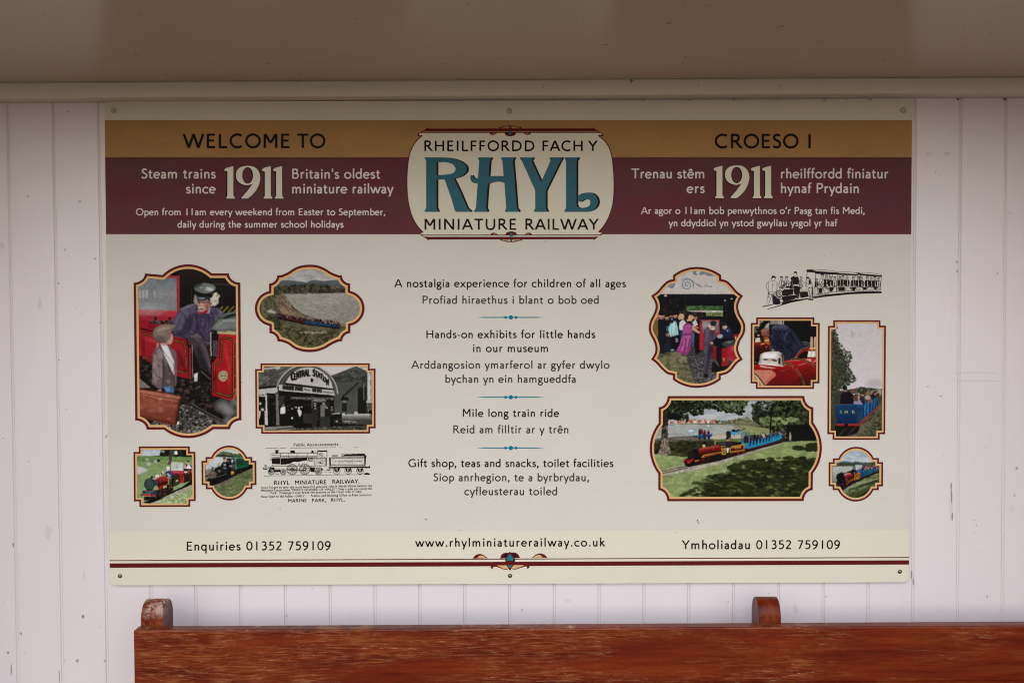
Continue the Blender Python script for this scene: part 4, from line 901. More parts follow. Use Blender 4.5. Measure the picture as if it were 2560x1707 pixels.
    p.P('2f302c', '950 990 1100 985 1100 1160 950 1160'); p.P('33342f', '1240 1050 1400 1040 1425 1080 1420 1215 1250 1215'); p.P('26261f', '1470 1075 1615 1070 1615 1170 1480 1170'); p.E('8f8c84', 1535, 1130, 18, 20); p.P('9b988f', '1455 990 1600 975 1580 1005 1450 1005'); p.P('b0ada6', '1620 1005 2090 990 2140 1010 2140 1040 1620 1055'); p.Gr('8b8a83', '3a3a35', '1620 1020 2140 1020 2140 1120 1620 1120', 1030, 1120); p.E('b9b5ae', 1870, 980, 34, 24); p.E('b9b5ae', 1655, 1000, 28, 20); p.E('5a5953', 2130, 1050, 32, 50); p.P('41413c', '1620 1120 2140 1120 2140 1190 1620 1170'); p.E('9a988f', 1715, 1150, 40, 22); p.E('9a988f', 1850, 1150, 40, 22); p.E('2d2d28', 1715, 1158, 28, 14); p.E('2d2d28', 1850, 1158, 28, 14); p.Ln('a29f97', 8, '1640 1120 1830 1130')
    p.P('35352f', '850 1250 1500 1210 2150 1190 2150 1290 850 1290'); p.Sp(['55554e', '23231f', '6d6c64'], '860 1240 2140 1195 2140 1285 860 1285', 180, 5, 14, 2, .5); p.P('7e7c75', '280 1225 790 1200 795 1225 480 1275 285 1275'); p.P('4b4a44', '480 1250 795 1222 795 1240 490 1285'); p.P('8c8a83', '500 1280 850 1240 830 1258 640 1288'); p.P('17150f', '285 1195 790 1195 790 1204 285 1218')
    p.finish('framed_photo', 'black and white framed photo of an old arched station front', 7)
def pic_loco():
    z = Z(325, 1105, 500, 1614)
    p = Pic(z, pts('207 95 1380 93 1380 218 1510 218 1517 1353 1390 1353 1390 1485 222 1490 218 1360 95 1360 85 222 207 222'), 40, 38, 9, 0.7); p.Gr('76905a', '8a9c6a', RC(90, 300, 1500, 1500), 320, 1100)
    p.Sp(['8ba56a', '6c8650', '9cae7c', '7f9a60'], RC(150, 320, 1450, 1450), 420, 8, 26, 2.2, .35); p.P('14140e', '280 165 1440 165 1440 335 700 325 160 310'); p.Sp(['2b2f1d', '0d0d09', '394026'], '700 170 1300 170 1430 330 720 320', 130, 8, 24)
    p.P('5e8243', '165 318 700 318 1440 340 1440 440 165 420', .7); p.Gr('a5adb6', 'b5bcc0', '285 168 720 168 680 310 165 320 165 295 285 295', 168, 320)
    for x, y, r in ((420, 230, 130), (600, 220, 120), (760, 210, 60), (400, 400, 60), (430, 500, 70), (600, 440, 60), (330, 250, 90)): p.E('bcc4cb', x, y, r, r*.8, .75, True)
    p.Ln('4c5a3a', 10, '165 425 560 440'); p.E('1d241a', 655, 425, 36, 34); p.Ln('6b4b3a', 10, '690 462 860 476'); p.P('4b3f33', '920 168 968 168 965 430 985 515 860 515 905 430'); p.Sp(['6b5d4e', '322a22'], '920 170 965 170 965 500 880 500', 50, 6, 14, .7)
    p.P('2d5a60', '985 185 1030 185 1010 325 975 325'); p.E('ddd8c2', 1062, 245, 40, 48); p.E('e4dfcc', 1058, 212, 18, 14); p.P('22201d', '1035 290 1085 290 1070 360 1050 360'); p.P('b8b4b3', '160 550 300 575 395 620 390 665 200 745 160 745'); p.E('c4c0be', 230, 640, 120, 70, .5, True)
    p.P('181410', '300 1390 600 1270 900 1160 1200 1030 1440 860 1440 970 1150 1090 850 1230 640 1330 440 1410'); p.P('a39c8e', '760 1310 1100 1120 1440 980 1440 1040 1200 1180 900 1300'); p.Sp(['c5beb0', '7f7a6c', '8c9a6a'], '760 1310 1100 1120 1440 980 1440 1040 1200 1180 900 1300', 130, 6, 15, 1.8); p.P('b3aca0', '290 1290 320 1300 320 1400 500 1400 760 1320 700 1400 300 1420', .8); p.Ln('2b2420', 14, '440 1410 760 1290'); p.Sp(['a9bf86', 'cfd6b6', '6f8a52'], '780 1330 1440 1080 1440 1280 1310 1400 720 1420', 150, 8, 20, 1.3, .5)
    p.P('3c2a1c', '1240 620 1435 600 1435 880 1235 940'); p.P('2b1d14', '1240 760 1435 700 1435 870 1240 930', .6)
    for x in (1265, 1330, 1390): p.P('94222c', [(x, 680), (x+45, 620), (x+55, 640), (x+15, 760)]); p.Ln('d9d2cc', 8, [(x+10, 730), (x+40, 640)], .7)
    p.Sp(['241c16', '6a2a22', '120d0a'], '1245 760 1430 690 1430 860 1245 920', 60, 8, 18, .7); p.P('ded9db', '1310 540 1370 510 1420 560 1425 615 1300 615'); p.E('c79c8c', 1342, 495, 28, 34); p.E('2d3354', 1340, 440, 32, 18); p.E('c99f90', 1275, 560, 26, 42); p.P('2d3354', '1290 510 1320 500 1320 560 1290 560'); p.P('29304e', '1370 500 1430 540 1430 600 1400 560'); p.P('1d1b22', '1245 600 1330 640 1320 690 1245 660'); p.P('e0c6b6', '1250 665 1330 665 1320 700 1250 700')
    p.Gr('a9bd9c', 'bac1bb', '945 450 1240 458 1232 664 950 660', 450, 660); p.E('c7c2c6', 1160, 560, 70, 90, .8, True); p.E('b7a7a6', 1130, 500, 34, 44, .8, True); p.E('8891ad', 1085, 570, 40, 50, .8, True); p.E('d9d2d4', 1160, 620, 70, 40, .8, True); q = '940 440 1245 452 1235 665'; p.Ln('8d2a30', 11, '1240 660 1245 452 940 440 935 640')
    p.P('a31f2a', '960 655 1240 662 1225 945 1150 945 1150 800 985 735'); p.P('c25560', '975 668 1235 690 1232 720 990 705', .7); p.P('2b2114', '1000 740 1120 730 1150 770 1150 960 990 1030 960 900'); p.P('3a3020', '1010 800 1140 775 1145 955 1000 1015'); p.Tx('d8c68a', 'R M R', 1055, 1112, 915, 40, 130, 905); p.Sp(['17130f', '4a4550'], '1000 740 1120 728 1140 760 1010 790', 40, 6, 14)
    p.E('c9b8ab', 880, 640, 40, 48); p.E('e0dad4', 878, 590, 44, 36); p.P('26305a', '812 720 850 670 930 650 985 690 1005 830 960 830 900 780 830 790'); p.P('38427a', '905 670 970 690 980 770 930 740'); p.P('9ba3ac', '830 720 895 715 950 775 910 800'); p.P('16120f', '955 830 1005 830 990 1030 950 1030')
    p.P('8c1e24', '520 840 600 790 740 770 850 790 880 850 870 980 640 1010 560 960'); p.Gr('a33a3e', '5b1216', '630 800 760 765 860 800 870 960 640 1010', 780, 960, .9); p.P('c3c3bf', '510 850 600 795 720 780 640 830 560 880', .75); p.P('394744', '520 850 640 870 640 1000 570 1010'); p.Ln('b1813c', 5, '690 850 720 960', .7); p.Ln('b1813c', 5, '775 830 800 940', .7); p.P('40170f', '650 960 870 880 870 990 640 1050'); p.P('dcd2ba', '580 760 640 740 690 765 660 800 590 805'); p.P('d8c79a', '745 660 770 655 785 715 740 715'); p.P('e0d3b8', '700 730 740 725 745 780 700 780'); p.P('5a2c26', '720 690 740 690 740 760 720 760')
    p.P('9d2028', '640 1060 720 1000 860 960 860 1060 690 1110'); p.P('2a2012', '720 1100 745 1030 880 975 905 980 905 1060'); p.Tx('e0cf94', 'R M R', 768, 845, 1062, 46, 130, 1040); p.P('5a3a14', '900 800 945 860 945 1060 905 1060'); p.P('37301c', '915 920 945 910 945 1070 915 1080'); p.P('17130f', '560 1110 900 1060 1000 1040 1000 1110 700 1250 600 1260'); p.Sp(['2c2722', '4f4a40', '0d0b09', '5d1d1a'], '600 1110 1000 1050 980 1130 700 1260', 90, 7, 20)
    p.E('232c2e', 450, 965, 122, 138); p.E('36423f', 440, 960, 108, 122); p.E('41504f', 455, 975, 88, 100); p.E('55656a', 445, 940, 60, 60, .6, True); p.E('2b3537', 450, 970, 70, 82, .35); p.P('232725', '475 790 525 780 530 830 480 830'); p.E('22211f', 500, 795, 26, 14); p.P('1d1b1a', '380 1080 560 1090 540 1110 390 1110')
    p.P('313942', '285 1120 380 1110 640 1130 640 1190 600 1210 290 1180'); p.P('4b555e', '375 1120 540 1120 480 1195 350 1180'); p.P('b92a28', '240 1185 600 1210 600 1255 245 1225'); p.E('59544f', 272, 1210, 30, 28); p.E('4c4843', 510, 1230, 28, 28); p.P('0f0d0c', '325 1250 590 1262 600 1310 330 1345'); p.Sp(['3a3733', '0c0a09'], '330 1255 590 1265 560 1320 340 1340', 30, 8, 16)
    p.finish('framed_photo', 'small square framed photo of a red engine on grass', 6)
def pic_green():
    z = Z(495, 1105, 650, 1568)
    p = Pic(z, [(195,372)]+arc3((338,372),(790,82),(1236,370))+pts('1373 370 1375 467 1475 467 1480 1078 1378 1078 1378 1180')+arc3((1243,1181),(795,1468),(342,1184))+pts('203 1183 203 1080 97 1080 92 470 195 470'), 44, 46, 11, 1.0)
    p.Gr('b3b9bd', 'c9cacc', RC(90, 80, 1480, 400), 170, 380); p.P('4d5b42', '430 340 520 300 590 290 600 240 700 235 760 260 840 268 900 300 960 290 1040 280 1180 330 1180 400 430 365'); p.Sp(['5d6d4c', '37432c', '6f7c58'], '590 250 700 240 850 275 1150 310 1180 390 450 360', 150, 8, 22); p.P('272c20', '440 330 620 320 800 340 800 365 440 360'); p.P('9c938b', '420 362 960 370 960 382 420 378')
    p.P('b9bfc4', '190 380 960 380 960 620 540 640 190 690'); p.Gr('c4cacd', 'b0b5b8', '190 380 960 380 600 640 190 690', 380, 690); p.P('77746f', '190 690 400 660 300 800 190 850'); p.P('8e8a85', '190 700 380 670 390 690 190 740', .7)
    p.P('5d6843', '190 900 300 830 1400 640 1400 1000 1100 1300 800 1450 500 1300 400 1100 190 1000'); p.Sp(['6f7a50', '4b5636', '828a60', '5a6440'], '200 900 1390 650 1390 1000 1100 1300 800 1440 480 1250 420 1100', 620, 10, 28, 2.4, .45, -12); p.P('6a6154', '420 1100 620 1000 850 900 1000 860 900 920 700 1050 500 1160 430 1150'); p.Sp(['8a8072', '4b4338'], '420 1110 820 920 980 870 700 1050 480 1160', 90, 6, 16, 2, .6, -20)
    p.P('14110e', '290 930 480 880 960 690 1390 570 1390 640 980 830 620 1000 430 1080 290 1080'); p.Sp(['2a2622', '090807', '3c352f'], '300 950 500 900 960 740 1380 600 960 830 430 1070', 110, 8, 22)
    p.P('1d4d35', '960 400 1160 400 1290 470 1285 600 970 690'); p.P('0f5a38', '970 590 1285 535 1285 605 980 685'); p.P('123524', '975 440 1290 470 1285 545 980 600'); p.P('225a3d', '860 345 1110 345 1150 400 870 385'); p.P('bfc7c2', '700 385 1140 388 1140 398 700 398')
    for x in (1015, 1075, 1135, 1190, 1240): p.Ln('3f6b4f', 12, [(x, 450+(x-1000)*.1), (x, 580-(x-1000)*.12)], .7)
    p.P('262d2b', '720 400 950 400 960 720 740 700'); p.P('aeb9c0', '850 430 890 430 880 520 850 520'); p.P('aeb9c0', '905 440 935 440 920 480 905 500'); p.P('6b7780', '830 560 950 570 950 650 830 620'); p.P('3b4145', '850 570 970 560 960 680 860 660', .7); p.P('1c1513', '760 350 890 335 900 380 760 380'); p.P('c9cbcc', '945 400 962 400 975 690 955 700', .6)
    p.P('14161b', '560 590 640 500 700 480 800 500 840 560 790 630 700 650'); p.E('b98a7b', 670, 445, 36, 44); p.E('2a2320', 665, 400, 38, 18); p.P('dcdcdc', '672 480 705 470 690 520'); p.P('8fa3a8', '640 550 705 545 700 600 640 595'); p.P('171719', '720 520 800 480 850 560 800 600'); p.E('a5796a', 765, 470, 26, 30); p.E('1d1715', 760, 450, 30, 16); p.P('c9a092', '780 585 850 590 840 620 790 615')
    p.P('14130f', '300 760 430 650 560 600 800 640 880 740 960 720 940 850 480 960 400 960'); p.P('22201d', '420 700 560 620 740 640 740 760 480 830'); p.P('7b858e', '600 620 735 650 700 680 640 660'); p.P('8d959c', '500 700 580 700 570 750 520 760', .7); p.Ln('9c9a92', 10, '480 880 710 805'); p.P('c98a28', '832 740 915 735 920 805 835 815'); p.P('ddb070', '832 740 915 735 915 750 832 756'); p.E('2b4c2e', 688, 770, 14, 22)
    p.P('5d564c', '330 740 440 735 480 800 460 900 350 915'); p.E('5a4b40', 340, 835, 78, 90); p.E('6f6055', 335, 835, 60, 70); p.E('4b3f36', 325, 835, 30, 34); p.E('8f857a', 380, 770, 60, 34, .7, True); p.P('3a352b', '345 625 400 620 395 700 420 740 360 735 365 680'); p.E('6e6b60', 372, 630, 28, 12); p.P('c3bba8', '385 670 420 665 425 690 395 710'); p.P('8a7040', '500 560 515 540 520 600 500 600'); p.P('a08a58', '525 520 545 510 550 590 528 590'); p.P('0e0d0c', '230 930 300 920 420 960 440 1080 290 1085 230 990'); p.Ln('33352c', 10, '260 860 235 980')
    p.finish('framed_photo', 'small round-ended framed photo of a black engine with a green carriage', 6)
def pic_crowd():
    z = Z(1600, 650, 1900, 1425)
    out = [(392,180)]+arc3((392,180),(675,82),(963,180))[1:]+[(963,228)]+spline(pts('963 228 1030 246 1090 300 1150 370 1222 425'), 4)[1:]+spline(pts('1222 425 1182 488 1165 555 1185 640 1235 730 1250 800 1235 880 1185 970 1165 1050 1182 1115 1220 1180'), 4)[1:]+spline(pts('1220 1180 1150 1230 1090 1305 1030 1350 958 1370'), 4)[1:]+arc3((958,1420),(675,1516),(390,1420))+[(390,1368)]+spline(pts('390 1368 320 1350 250 1290 190 1225 130 1178'), 4)[1:]+spline(pts('130 1178 170 1115 183 1050 165 970 118 880 103 800 120 720 165 630 185 555 170 490 130 425'), 4)[1:]+spline(pts('130 425 200 375 270 295 330 245 392 228'), 4)[1:]
    p = Pic(z, out, 26, 24, 13); p.img[:] = hexc('17161a')
    p.P('c6c0bb', RC(100, 80, 1250, 402)); p.P('71838e', '630 120 665 120 670 168 690 172 690 180 630 174'); p.P('71838e', '700 150 780 120 850 150 880 190 800 190 770 168 715 182'); p.P('71838e', '480 165 540 140 545 160 500 172'); p.E('6b7d88', 372, 290, 42, 45); p.E('c6c0bb', 366, 278, 32, 36, .4)
    p.Ln('64767f', 9, [(560+r*math.cos(a), 295+r*math.sin(a)) for r, a in zip(np.linspace(8, 78, 30), np.linspace(0, 13, 30))]); p.Ln('64767f', 6, spline(pts('490 240 540 218 610 240 680 295 750 320'))); p.Ln('64767f', 10, '680 285 720 318'); p.Ln('64767f', 8, '770 316 790 296'); p.Ln('64767f', 9, '800 312 850 318')
    p.Ln('8d8c8b', 6, RC(230, 405, 1140, 406)[:2]); p.Gr('1d1d22', '121115', RC(180, 408, 1200, 720), 408, 700); p.E('e6dcc0', 302, 424, 16, 11); p.E('e0d8c0', 1088, 460, 13, 9); p.E('d8cfc0', 1010, 481, 10, 8); p.Sp(['2a2622', '0d0c0e', '33302c'], '200 440 550 440 550 640 200 640', 120, 10, 26, 1, .5)
    p.P('46613d', '550 545 985 545 985 600 550 600'); p.Sp(['5f7c4e', '2f4a2c'], '550 545 985 545 985 600 550 600', 80, 6, 14); p.P('b5b5ae', '560 602 985 600 985 622 560 620'); p.P('7c8a54', '780 618 985 620 985 670 780 665'); p.P('121114', '550 612 780 620 790 700 550 690'); p.Ln('2e3134', 8, '1020 500 1025 700'); p.Ln('2e3436', 8, '862 700 862 648 955 645'); p.E('c06b70', 722, 615, 12, 20); p.E('e0e0da', 880, 610, 22, 8)
    p.Sp(['0e0c0e', '2a2326', '4a3a36', '1a1a22'], '300 620 560 620 760 640 780 720 560 740 300 700', 90, 12, 26)
    p.Gr('585540', '6b694c', '200 1110 560 1060 620 1250 660 1480 430 1420 300 1320 200 1190', 1060, 1400); p.Sp(['6f6d4e', '45442f', '84815f'], '205 1120 560 1070 620 1250 650 1480 420 1400 280 1290', 330, 7, 18, 1.8, .5); p.Gr('3a373a', '4c494b', '560 1040 800 1000 960 1250 960 1400 660 1480 560 1200', 1000, 1400); p.Sp(['6b686a', '2a2729', '848183'], '570 1130 960 1200 960 1400 680 1460', 360, 4, 10); p.P('9c9183', '460 1140 560 1160 540 1200', .6)
    p.P('7a5a30', '150 720 200 690 235 760 235 925 170 925'); p.E('b07f6b', 210, 665, 30, 46); p.Sp(['8f6c3c', '5d4524'], '155 740 230 760 235 920 170 915', 30, 5, 14, .6, .5); p.P('1d1d28', '215 720 260 690 320 700 330 870 300 900 300 1110 235 1110 215 930'); p.E('b98978', 262, 668, 32, 38); p.E('151419', 255, 632, 40, 24); p.P('20202c', '300 690 360 700 380 860 310 870'); p.E('bd8f7e', 322, 682, 24, 32); p.E('33251f', 318, 660, 30, 18); p.E('a57868', 372, 665, 20, 26); p.E('3a2620', 370, 645, 24, 14); p.E('b98a79', 420, 660, 24, 32); p.P('1d1d22', '390 690 470 690 470 860 400 860'); p.E('3c2b22', 415, 640, 26, 16)
    p.P('8fc3c0', '330 820 375 720 425 725 450 800 458 885 360 915'); p.P('a9d6d2', '345 820 385 740 420 760 400 880 360 890'); p.E('2b1b1c', 378, 715, 22, 36); p.P('3d7f9c', '310 790 340 780 330 850 312 840'); p.P('17171f', '360 915 445 895 440 1070 370 1075'); p.E('4aa8c0', 378, 702, 12, 10); p.E('bd8d7b', 327, 885, 22, 24); p.P('22222e', '305 910 360 910 370 1000 365 1080 290 1080 300 960'); p.P('1c2633', '290 1000 370 1000 362 1085 285 1085'); p.E('6fa9b8', 385, 1068, 22, 12)
    p.E('c9a97c', 492, 672, 34, 36); p.E('c99a88', 470, 685, 18, 26); p.P('cfcbd2', '465 740 510 705 548 740 545 800 500 835 468 830'); p.P('2a3350', '470 835 515 830 500 960 480 960'); p.P('96748a', '420 920 450 930 455 975 420 975')
    p.P('8d3a72', '512 780 545 745 600 748 625 790 618 950 600 1060 560 1130 525 1132 420 1085 470 1000 500 890'); p.P('a34f86', '520 780 600 760 612 850 500 890'); p.P('b3609a', '500 900 612 890 560 1010 500 1080 450 1080', .7)
    for q in ('520 920 470 1080', '550 930 520 1125', '590 930 560 1110'): p.Ln('6f2a58', 9, q, .6)
    p.E('c9a15c', 587, 714, 34, 20); p.E('151216', 590, 738, 24, 14); p.E('c7a07c', 605, 680, 34, 26); p.P('c08f80', '620 770 720 860 710 882 615 830'); p.Ln('c99a8a', 14, '640 780 690 805'); p.P('c5c2c4', '620 740 660 700 690 770 640 790'); p.E('b47a5a', 655, 680, 24, 26); p.P('375a7d', '618 850 650 850 640 1030 618 1030'); p.P('101014', '650 870 715 870 730 1080 660 1130 650 1000')
    p.P('a02a34', '705 770 722 712 945 712 948 880 905 920 760 1070 708 1072'); p.Gr('8b8484', '6b6567', '735 722 935 722 935 860 735 860', 722, 860); p.E('b5aeae', 780, 780, 50, 50, .6, True); p.P('b0242f', '708 870 760 900 750 1070 706 1070'); p.Ln('c25660', 6, '725 715 945 715')
    p.P('4b4555', '762 830 800 790 850 800 895 830 900 930 870 960 865 1010 750 1000'); p.P('5d5667', '775 840 810 800 820 900 780 980'); p.P('443d4b', '752 1000 865 1008 850 1120 812 1350 750 1350 765 1150'); p.P('574f60', '765 1020 810 1020 790 1200 765 1320', .7); p.P('2f2a33', '830 1010 862 1010 845 1130 815 1200'); p.E('c08f7e', 855, 795, 36, 44); p.E('cfc5bb', 868, 818, 22, 14); p.E('c9bfb4', 828, 782, 18, 26); p.P('a01f2a', '840 835 878 830 870 852 848 856'); p.E('2a302f', 870, 745, 40, 24); p.P('191b1c', '835 762 905 770 900 785 840 778'); p.P('232025', '755 1345 812 1350 815 1395 755 1392'); p.E('c39a8a', 855, 985, 22, 14)
    p.P('202840', '955 830 1000 790 1050 790 1095 830 1105 930 960 930'); p.P('2e3858', '1000 810 1050 800 1080 850 1040 880', .7); p.E('b98a78', 1005, 790, 30, 36); p.E('23282b', 985, 750, 36, 24); p.P('1a1d20', '955 770 1030 765 1030 778 955 785'); p.P('d5d3d6', '1010 800 1030 775 1030 815'); p.E('c8c8c8', 1040, 838, 8, 8)
    p.P('17171a', '865 960 960 920 1100 940 980 1110 870 1010'); p.E('9aa0a4', 950, 905, 34, 26); p.P('3b4340', '965 990 1010 960 1130 945 1140 1010 1040 1050 980 1010'); p.P('6d7572', '1000 985 1060 958 1125 955 1060 990', .8); p.P('971b26', '970 1040 1060 1050 1060 1270 965 1260'); p.E('a02330', 1105, 1110, 75, 100); p.E('bb4650', 1110, 1060, 50, 30, .6, True); p.P('8d1a24', '865 1010 910 1020 905 1190 865 1170'); p.P('1b1a1c', '910 1000 970 1040 960 1290 905 1190'); p.P('b5a04e', '985 1160 1000 1160 1000 1200 985 1200'); p.P('8f1c28', '1110 880 1190 870 1160 940 1110 930'); p.P('c5b080', '1128 905 1142 905 1142 950 1128 950'); p.P('1d1b1d', '860 1200 960 1280 1100 1230 960 1330 850 1330'); p.E('6a6668', 1060, 1200, 70, 60, .35, True)
    for c, w, q, a in (('c886b4', 11, '530 790 600 785', .5), ('5f1f4c', 10, '505 970 470 1080', .7), ('5f1f4c', 8, '545 930 525 1115', .7), ('c77ab2', 8, '575 920 555 1090', .6), ('5f1f4c', 7, '510 880 615 890', .6), ('787088', 8, '790 820 778 960 766 1090', .5), ('2b2632', 10, '850 830 862 960', .7), ('241f2a', 9, '818 1040 805 1200 785 1340', .7), ('6c647a', 7, '775 1050 770 1250', .5), ('5f9a97', 8, '370 800 380 900', .6), ('c5ece8', 8, '400 745 420 800', .6), ('9d8f8c', 7, '490 760 520 740', .4), ('101014', 9, '320 700 325 900', .6), ('3c4462', 7, '1000 820 1040 800 1070 840', .5), ('12141c', 8, '975 860 1040 880', .6), ('c4606a', 12, '1080 1040 1130 1030', .5), ('4c0a10', 14, '1060 1240 1120 1200', .6)): p.F(c, w, q, a)
    for x, y in ((210, 632), (262, 640), (322, 650), (372, 640), (420, 632), (655, 656)): p.E('1d1714', x, y+6, 25, 14, .8)
    for x, y in ((210, 690), (262, 690), (322, 700), (372, 684), (420, 682)): p.E('4a342c', x+8, y, 18, 14, .6, True)
    p.finish('framed_photo', 'tall shield-shaped framed photo of a crowd and a woman in a long pink dress at an engine shed')
def pic_dome():
    z = Z(1870, 785, 2060, 1528)
    p = Pic(z, pts('163 67 1330 67 1330 178 1440 178 1433 1390 1325 1390 1323 1503 157 1503 157 1392 50 1392 55 178 163 178'), 34, 32, 15, 0.7); p.img[:] = hexc('120d0a')
    p.P('8f8d85', '110 130 330 130 280 230 110 330'); p.Sp(['4e5145', 'b5b2aa', '2b2d25'], '110 140 330 130 260 260 110 480', 70, 10, 30); p.P('100e0c', '320 130 430 130 420 200 330 270 250 330 120 330 200 290'); p.Gr('8d8a80', '6f6c63', '440 130 610 130 610 230 440 220', 130, 230); p.P('97978a', '610 130 690 130 690 210 610 210'); p.P('a9a99f', '700 130 720 130 720 210 700 210'); p.P('15110d', '740 130 1390 130 1390 580 1100 560 900 300')
    p.P('7d7a72', '320 280 360 200 430 165 440 300 400 315 340 300'); p.P('aaa79d', '350 260 400 190 432 180 432 230 380 280'); p.P('8a5443', '252 330 300 288 400 310 432 320 432 440 380 480 310 462 262 410'); p.E('a8705a', 320, 335, 62, 36, .8, True); p.E('57332a', 340, 445, 80, 34, .8, True); p.E('6b4034', 400, 380, 30, 60, .7, True); p.P('3d2820', '255 380 300 392 290 402 258 398')
    p.P('27293a', '420 215 560 205 720 210 830 260 920 340 1000 450 1080 560 1160 640 1050 730 950 800 900 930 740 930 600 760 430 740 430 500'); p.P('43465c', '500 240 700 215 820 270 740 330 600 330 470 480'); p.P('55596f', '500 330 620 250 560 380 460 480', .7); p.P('4b4e66', '720 400 800 340 790 440 740 530', .8); p.P('1b1c28', '600 500 760 560 900 600 800 700 560 700', .8); p.P('191a26', '430 220 480 220 470 420 430 470'); p.Sp(['34374c', '191a25'], '450 300 820 280 1040 560 900 760 500 720', 70, 12, 34, 2, .4, 60); p.P('31354a', '440 650 520 640 500 740 430 720')
    p.P('8c2a14', '120 560 300 550 440 590 440 700 120 700'); p.P('a8501c', '300 470 420 470 440 600 330 560'); p.P('6a1710', '120 610 430 620 430 760 120 760'); p.Gr('4a120c', '1d0806', '120 640 430 650 430 800 230 990 120 1010', 640, 950); p.P('d0c8bc', '150 480 240 470 250 560 140 570'); p.E('c89c80', 208, 430, 18, 22); p.P('2e2a1c', '255 465 320 460 325 560 260 560'); p.P('d8c49a', '330 520 425 515 425 540 335 545'); p.P('d9b9a4', '240 610 320 580 330 595 260 620'); p.P('d9b9a4', '355 665 380 645 385 660 365 680'); p.Ln('c48438', 10, '330 560 445 610'); p.E('e0e0e0', 155, 968, 12, 6)
    p.P('8f1418', '115 1020 220 1000 720 940 900 910 1000 905 1180 880 1380 870 1380 1440 115 1440'); p.Gr('a81e20', '5d100e', '115 1020 720 940 1000 905 1380 870 1380 1440 115 1440', 920, 1440); p.Gr('8a1614', '3a0c08', '1000 1100 1380 1050 1380 1440 1050 1440', 1050, 1400, .8); p.P('b5624e', '118 1120 480 1120 560 1180 560 1240 440 1340 350 1440 118 1440'); p.P('c07a64', '118 1130 460 1130 500 1200 380 1330 260 1440 118 1440'); p.P('6e1210', '480 1130 760 1080 900 1160 700 1200 580 1220', .5); p.P('d3b0a4', '230 1020 560 1080 500 1100 250 1070', .8); p.P('c9786a', '990 1030 1200 960 1140 1010 1010 1035', .8); p.P('d3a294', '1170 900 1260 890 1290 960 1180 950', .8); p.P('c98878', '1300 950 1380 900 1380 950 1320 970', .8)
    p.P('932018', '945 890 1000 790 1100 710 1230 660 1240 740 1120 760 1040 830 990 890'); p.Ln('8a8e90', 12, spline(pts('935 895 990 800 1090 700 1240 645'))); p.P('150f0d', '985 890 1050 800 1150 745 1210 760 1190 850 1080 880'); p.P('3c3f40', '1090 560 1250 570 1250 630 1140 640'); p.Ln('95938b', 6, '1090 556 1250 570')
    for c, w in (('cfae62', 34), ('1a1a12', 22)): p.Ln(c, w, spline(pts('740 975 830 1000 930 1080 1030 1200 1100 1330 1135 1440'))); p.Ln(c, w, spline(pts('880 915 1000 903 1120 920 1220 965 1310 1020 1380 1085')))
    p.Ln('d8cc9c', 46, spline(pts('112 1195 180 1250 260 1350 330 1450'))); p.Ln('4b4c3c', 30, spline(pts('112 1185 190 1245 270 1345 345 1450')))
    p.P('c9c2bc', '200 1000 240 900 235 850 260 800 330 765 470 745 600 750 680 790 715 850 720 930 755 1020 700 1058 560 1045'); p.Gr('dcd6d2', '9c927c', '235 850 330 770 600 755 690 800 720 900 720 950 230 920', 760, 940); p.P('e2dedb', '240 870 350 780 600 800 640 880 500 890 260 890'); p.Gr('5b5240', 'd8d2cb', '205 1000 240 900 235 850 262 800 300 785 300 1020', 205, 300, .7, True); p.Gr('d8d2cb', '4b4030', '560 760 680 790 715 850 720 930 750 1020 560 1050', 560, 760, .75, True); p.E('f0eeec', 420, 840, 130, 40, .8, True); p.P('3f3a2c', '310 890 400 905 380 930 320 930', .8); p.P('2e2a20', '480 905 600 930 560 960 490 940', .8); p.P('c5a088', '370 920 480 910 480 950 370 950', .8); p.P('1c1710', '612 890 650 880 650 1000 612 1000'); p.P('2a1f12', '660 800 700 830 730 950 745 1020 700 1045 690 900'); p.P('7b6838', '690 830 715 870 735 1000 715 1030 705 900'); p.P('e0dcda', '215 990 560 1005 560 1035 230 1010'); p.E('cfae94', 500, 725, 28, 26); p.Ln('7c6a42', 8, '330 768 470 748 600 752', .7)
    for x in (1280, 1352):
        p.P('caa88e', [(x-26, 500), (x-18, 460), (x+18, 460), (x+26, 500), (x+28, 690), (x-30, 690)]); p.Ln('5b3f2c', 8, [(x+10, 520), (x+10, 680)]); p.E('d8bca4', x, 466, 24, 10); p.E('b88a4a', x, 695, 52, 32); p.E('e0c68a', x-10, 685, 24, 14); p.P('c9c2b2', [(x-70, 740), (x+40, 740), (x+44, 860), (x-90, 870)]); p.P('6b5c44', [(x+5, 745), (x+30, 745), (x+30, 860), (x+5, 860)]); p.P('e4dfd6', [(x-60, 750), (x-20, 750), (x-25, 850), (x-70, 850)])
    for c, w, q, a in (('71758f', 16, '480 300 560 230 700 215 800 250', .5), ('121319', 22, '600 420 640 560 700 700', .7), ('6d7190', 9, '775 375 750 460 722 530', .8), ('121319', 18, '480 500 520 650 500 740', .7), ('464a64', 16, '900 400 980 520 1060 640', .5), ('121319', 20, '800 640 900 760 860 880', .7), ('565a76', 10, '455 660 500 650', .6), ('121319', 14, '540 330 600 420', .5), ('e58a80', 14, '800 945 960 925 1040 940', .5), ('3a0806', 26, '900 1380 1080 1300', .5), ('d85a50', 20, '640 1150 800 1110', .35), ('3a0806', 20, '1180 1100 1300 1250 1330 1400', .5)): p.F(c, w, q, a)
    p.finish('framed_photo', 'square framed photo of a man in navy leaning behind a polished engine dome', 5)
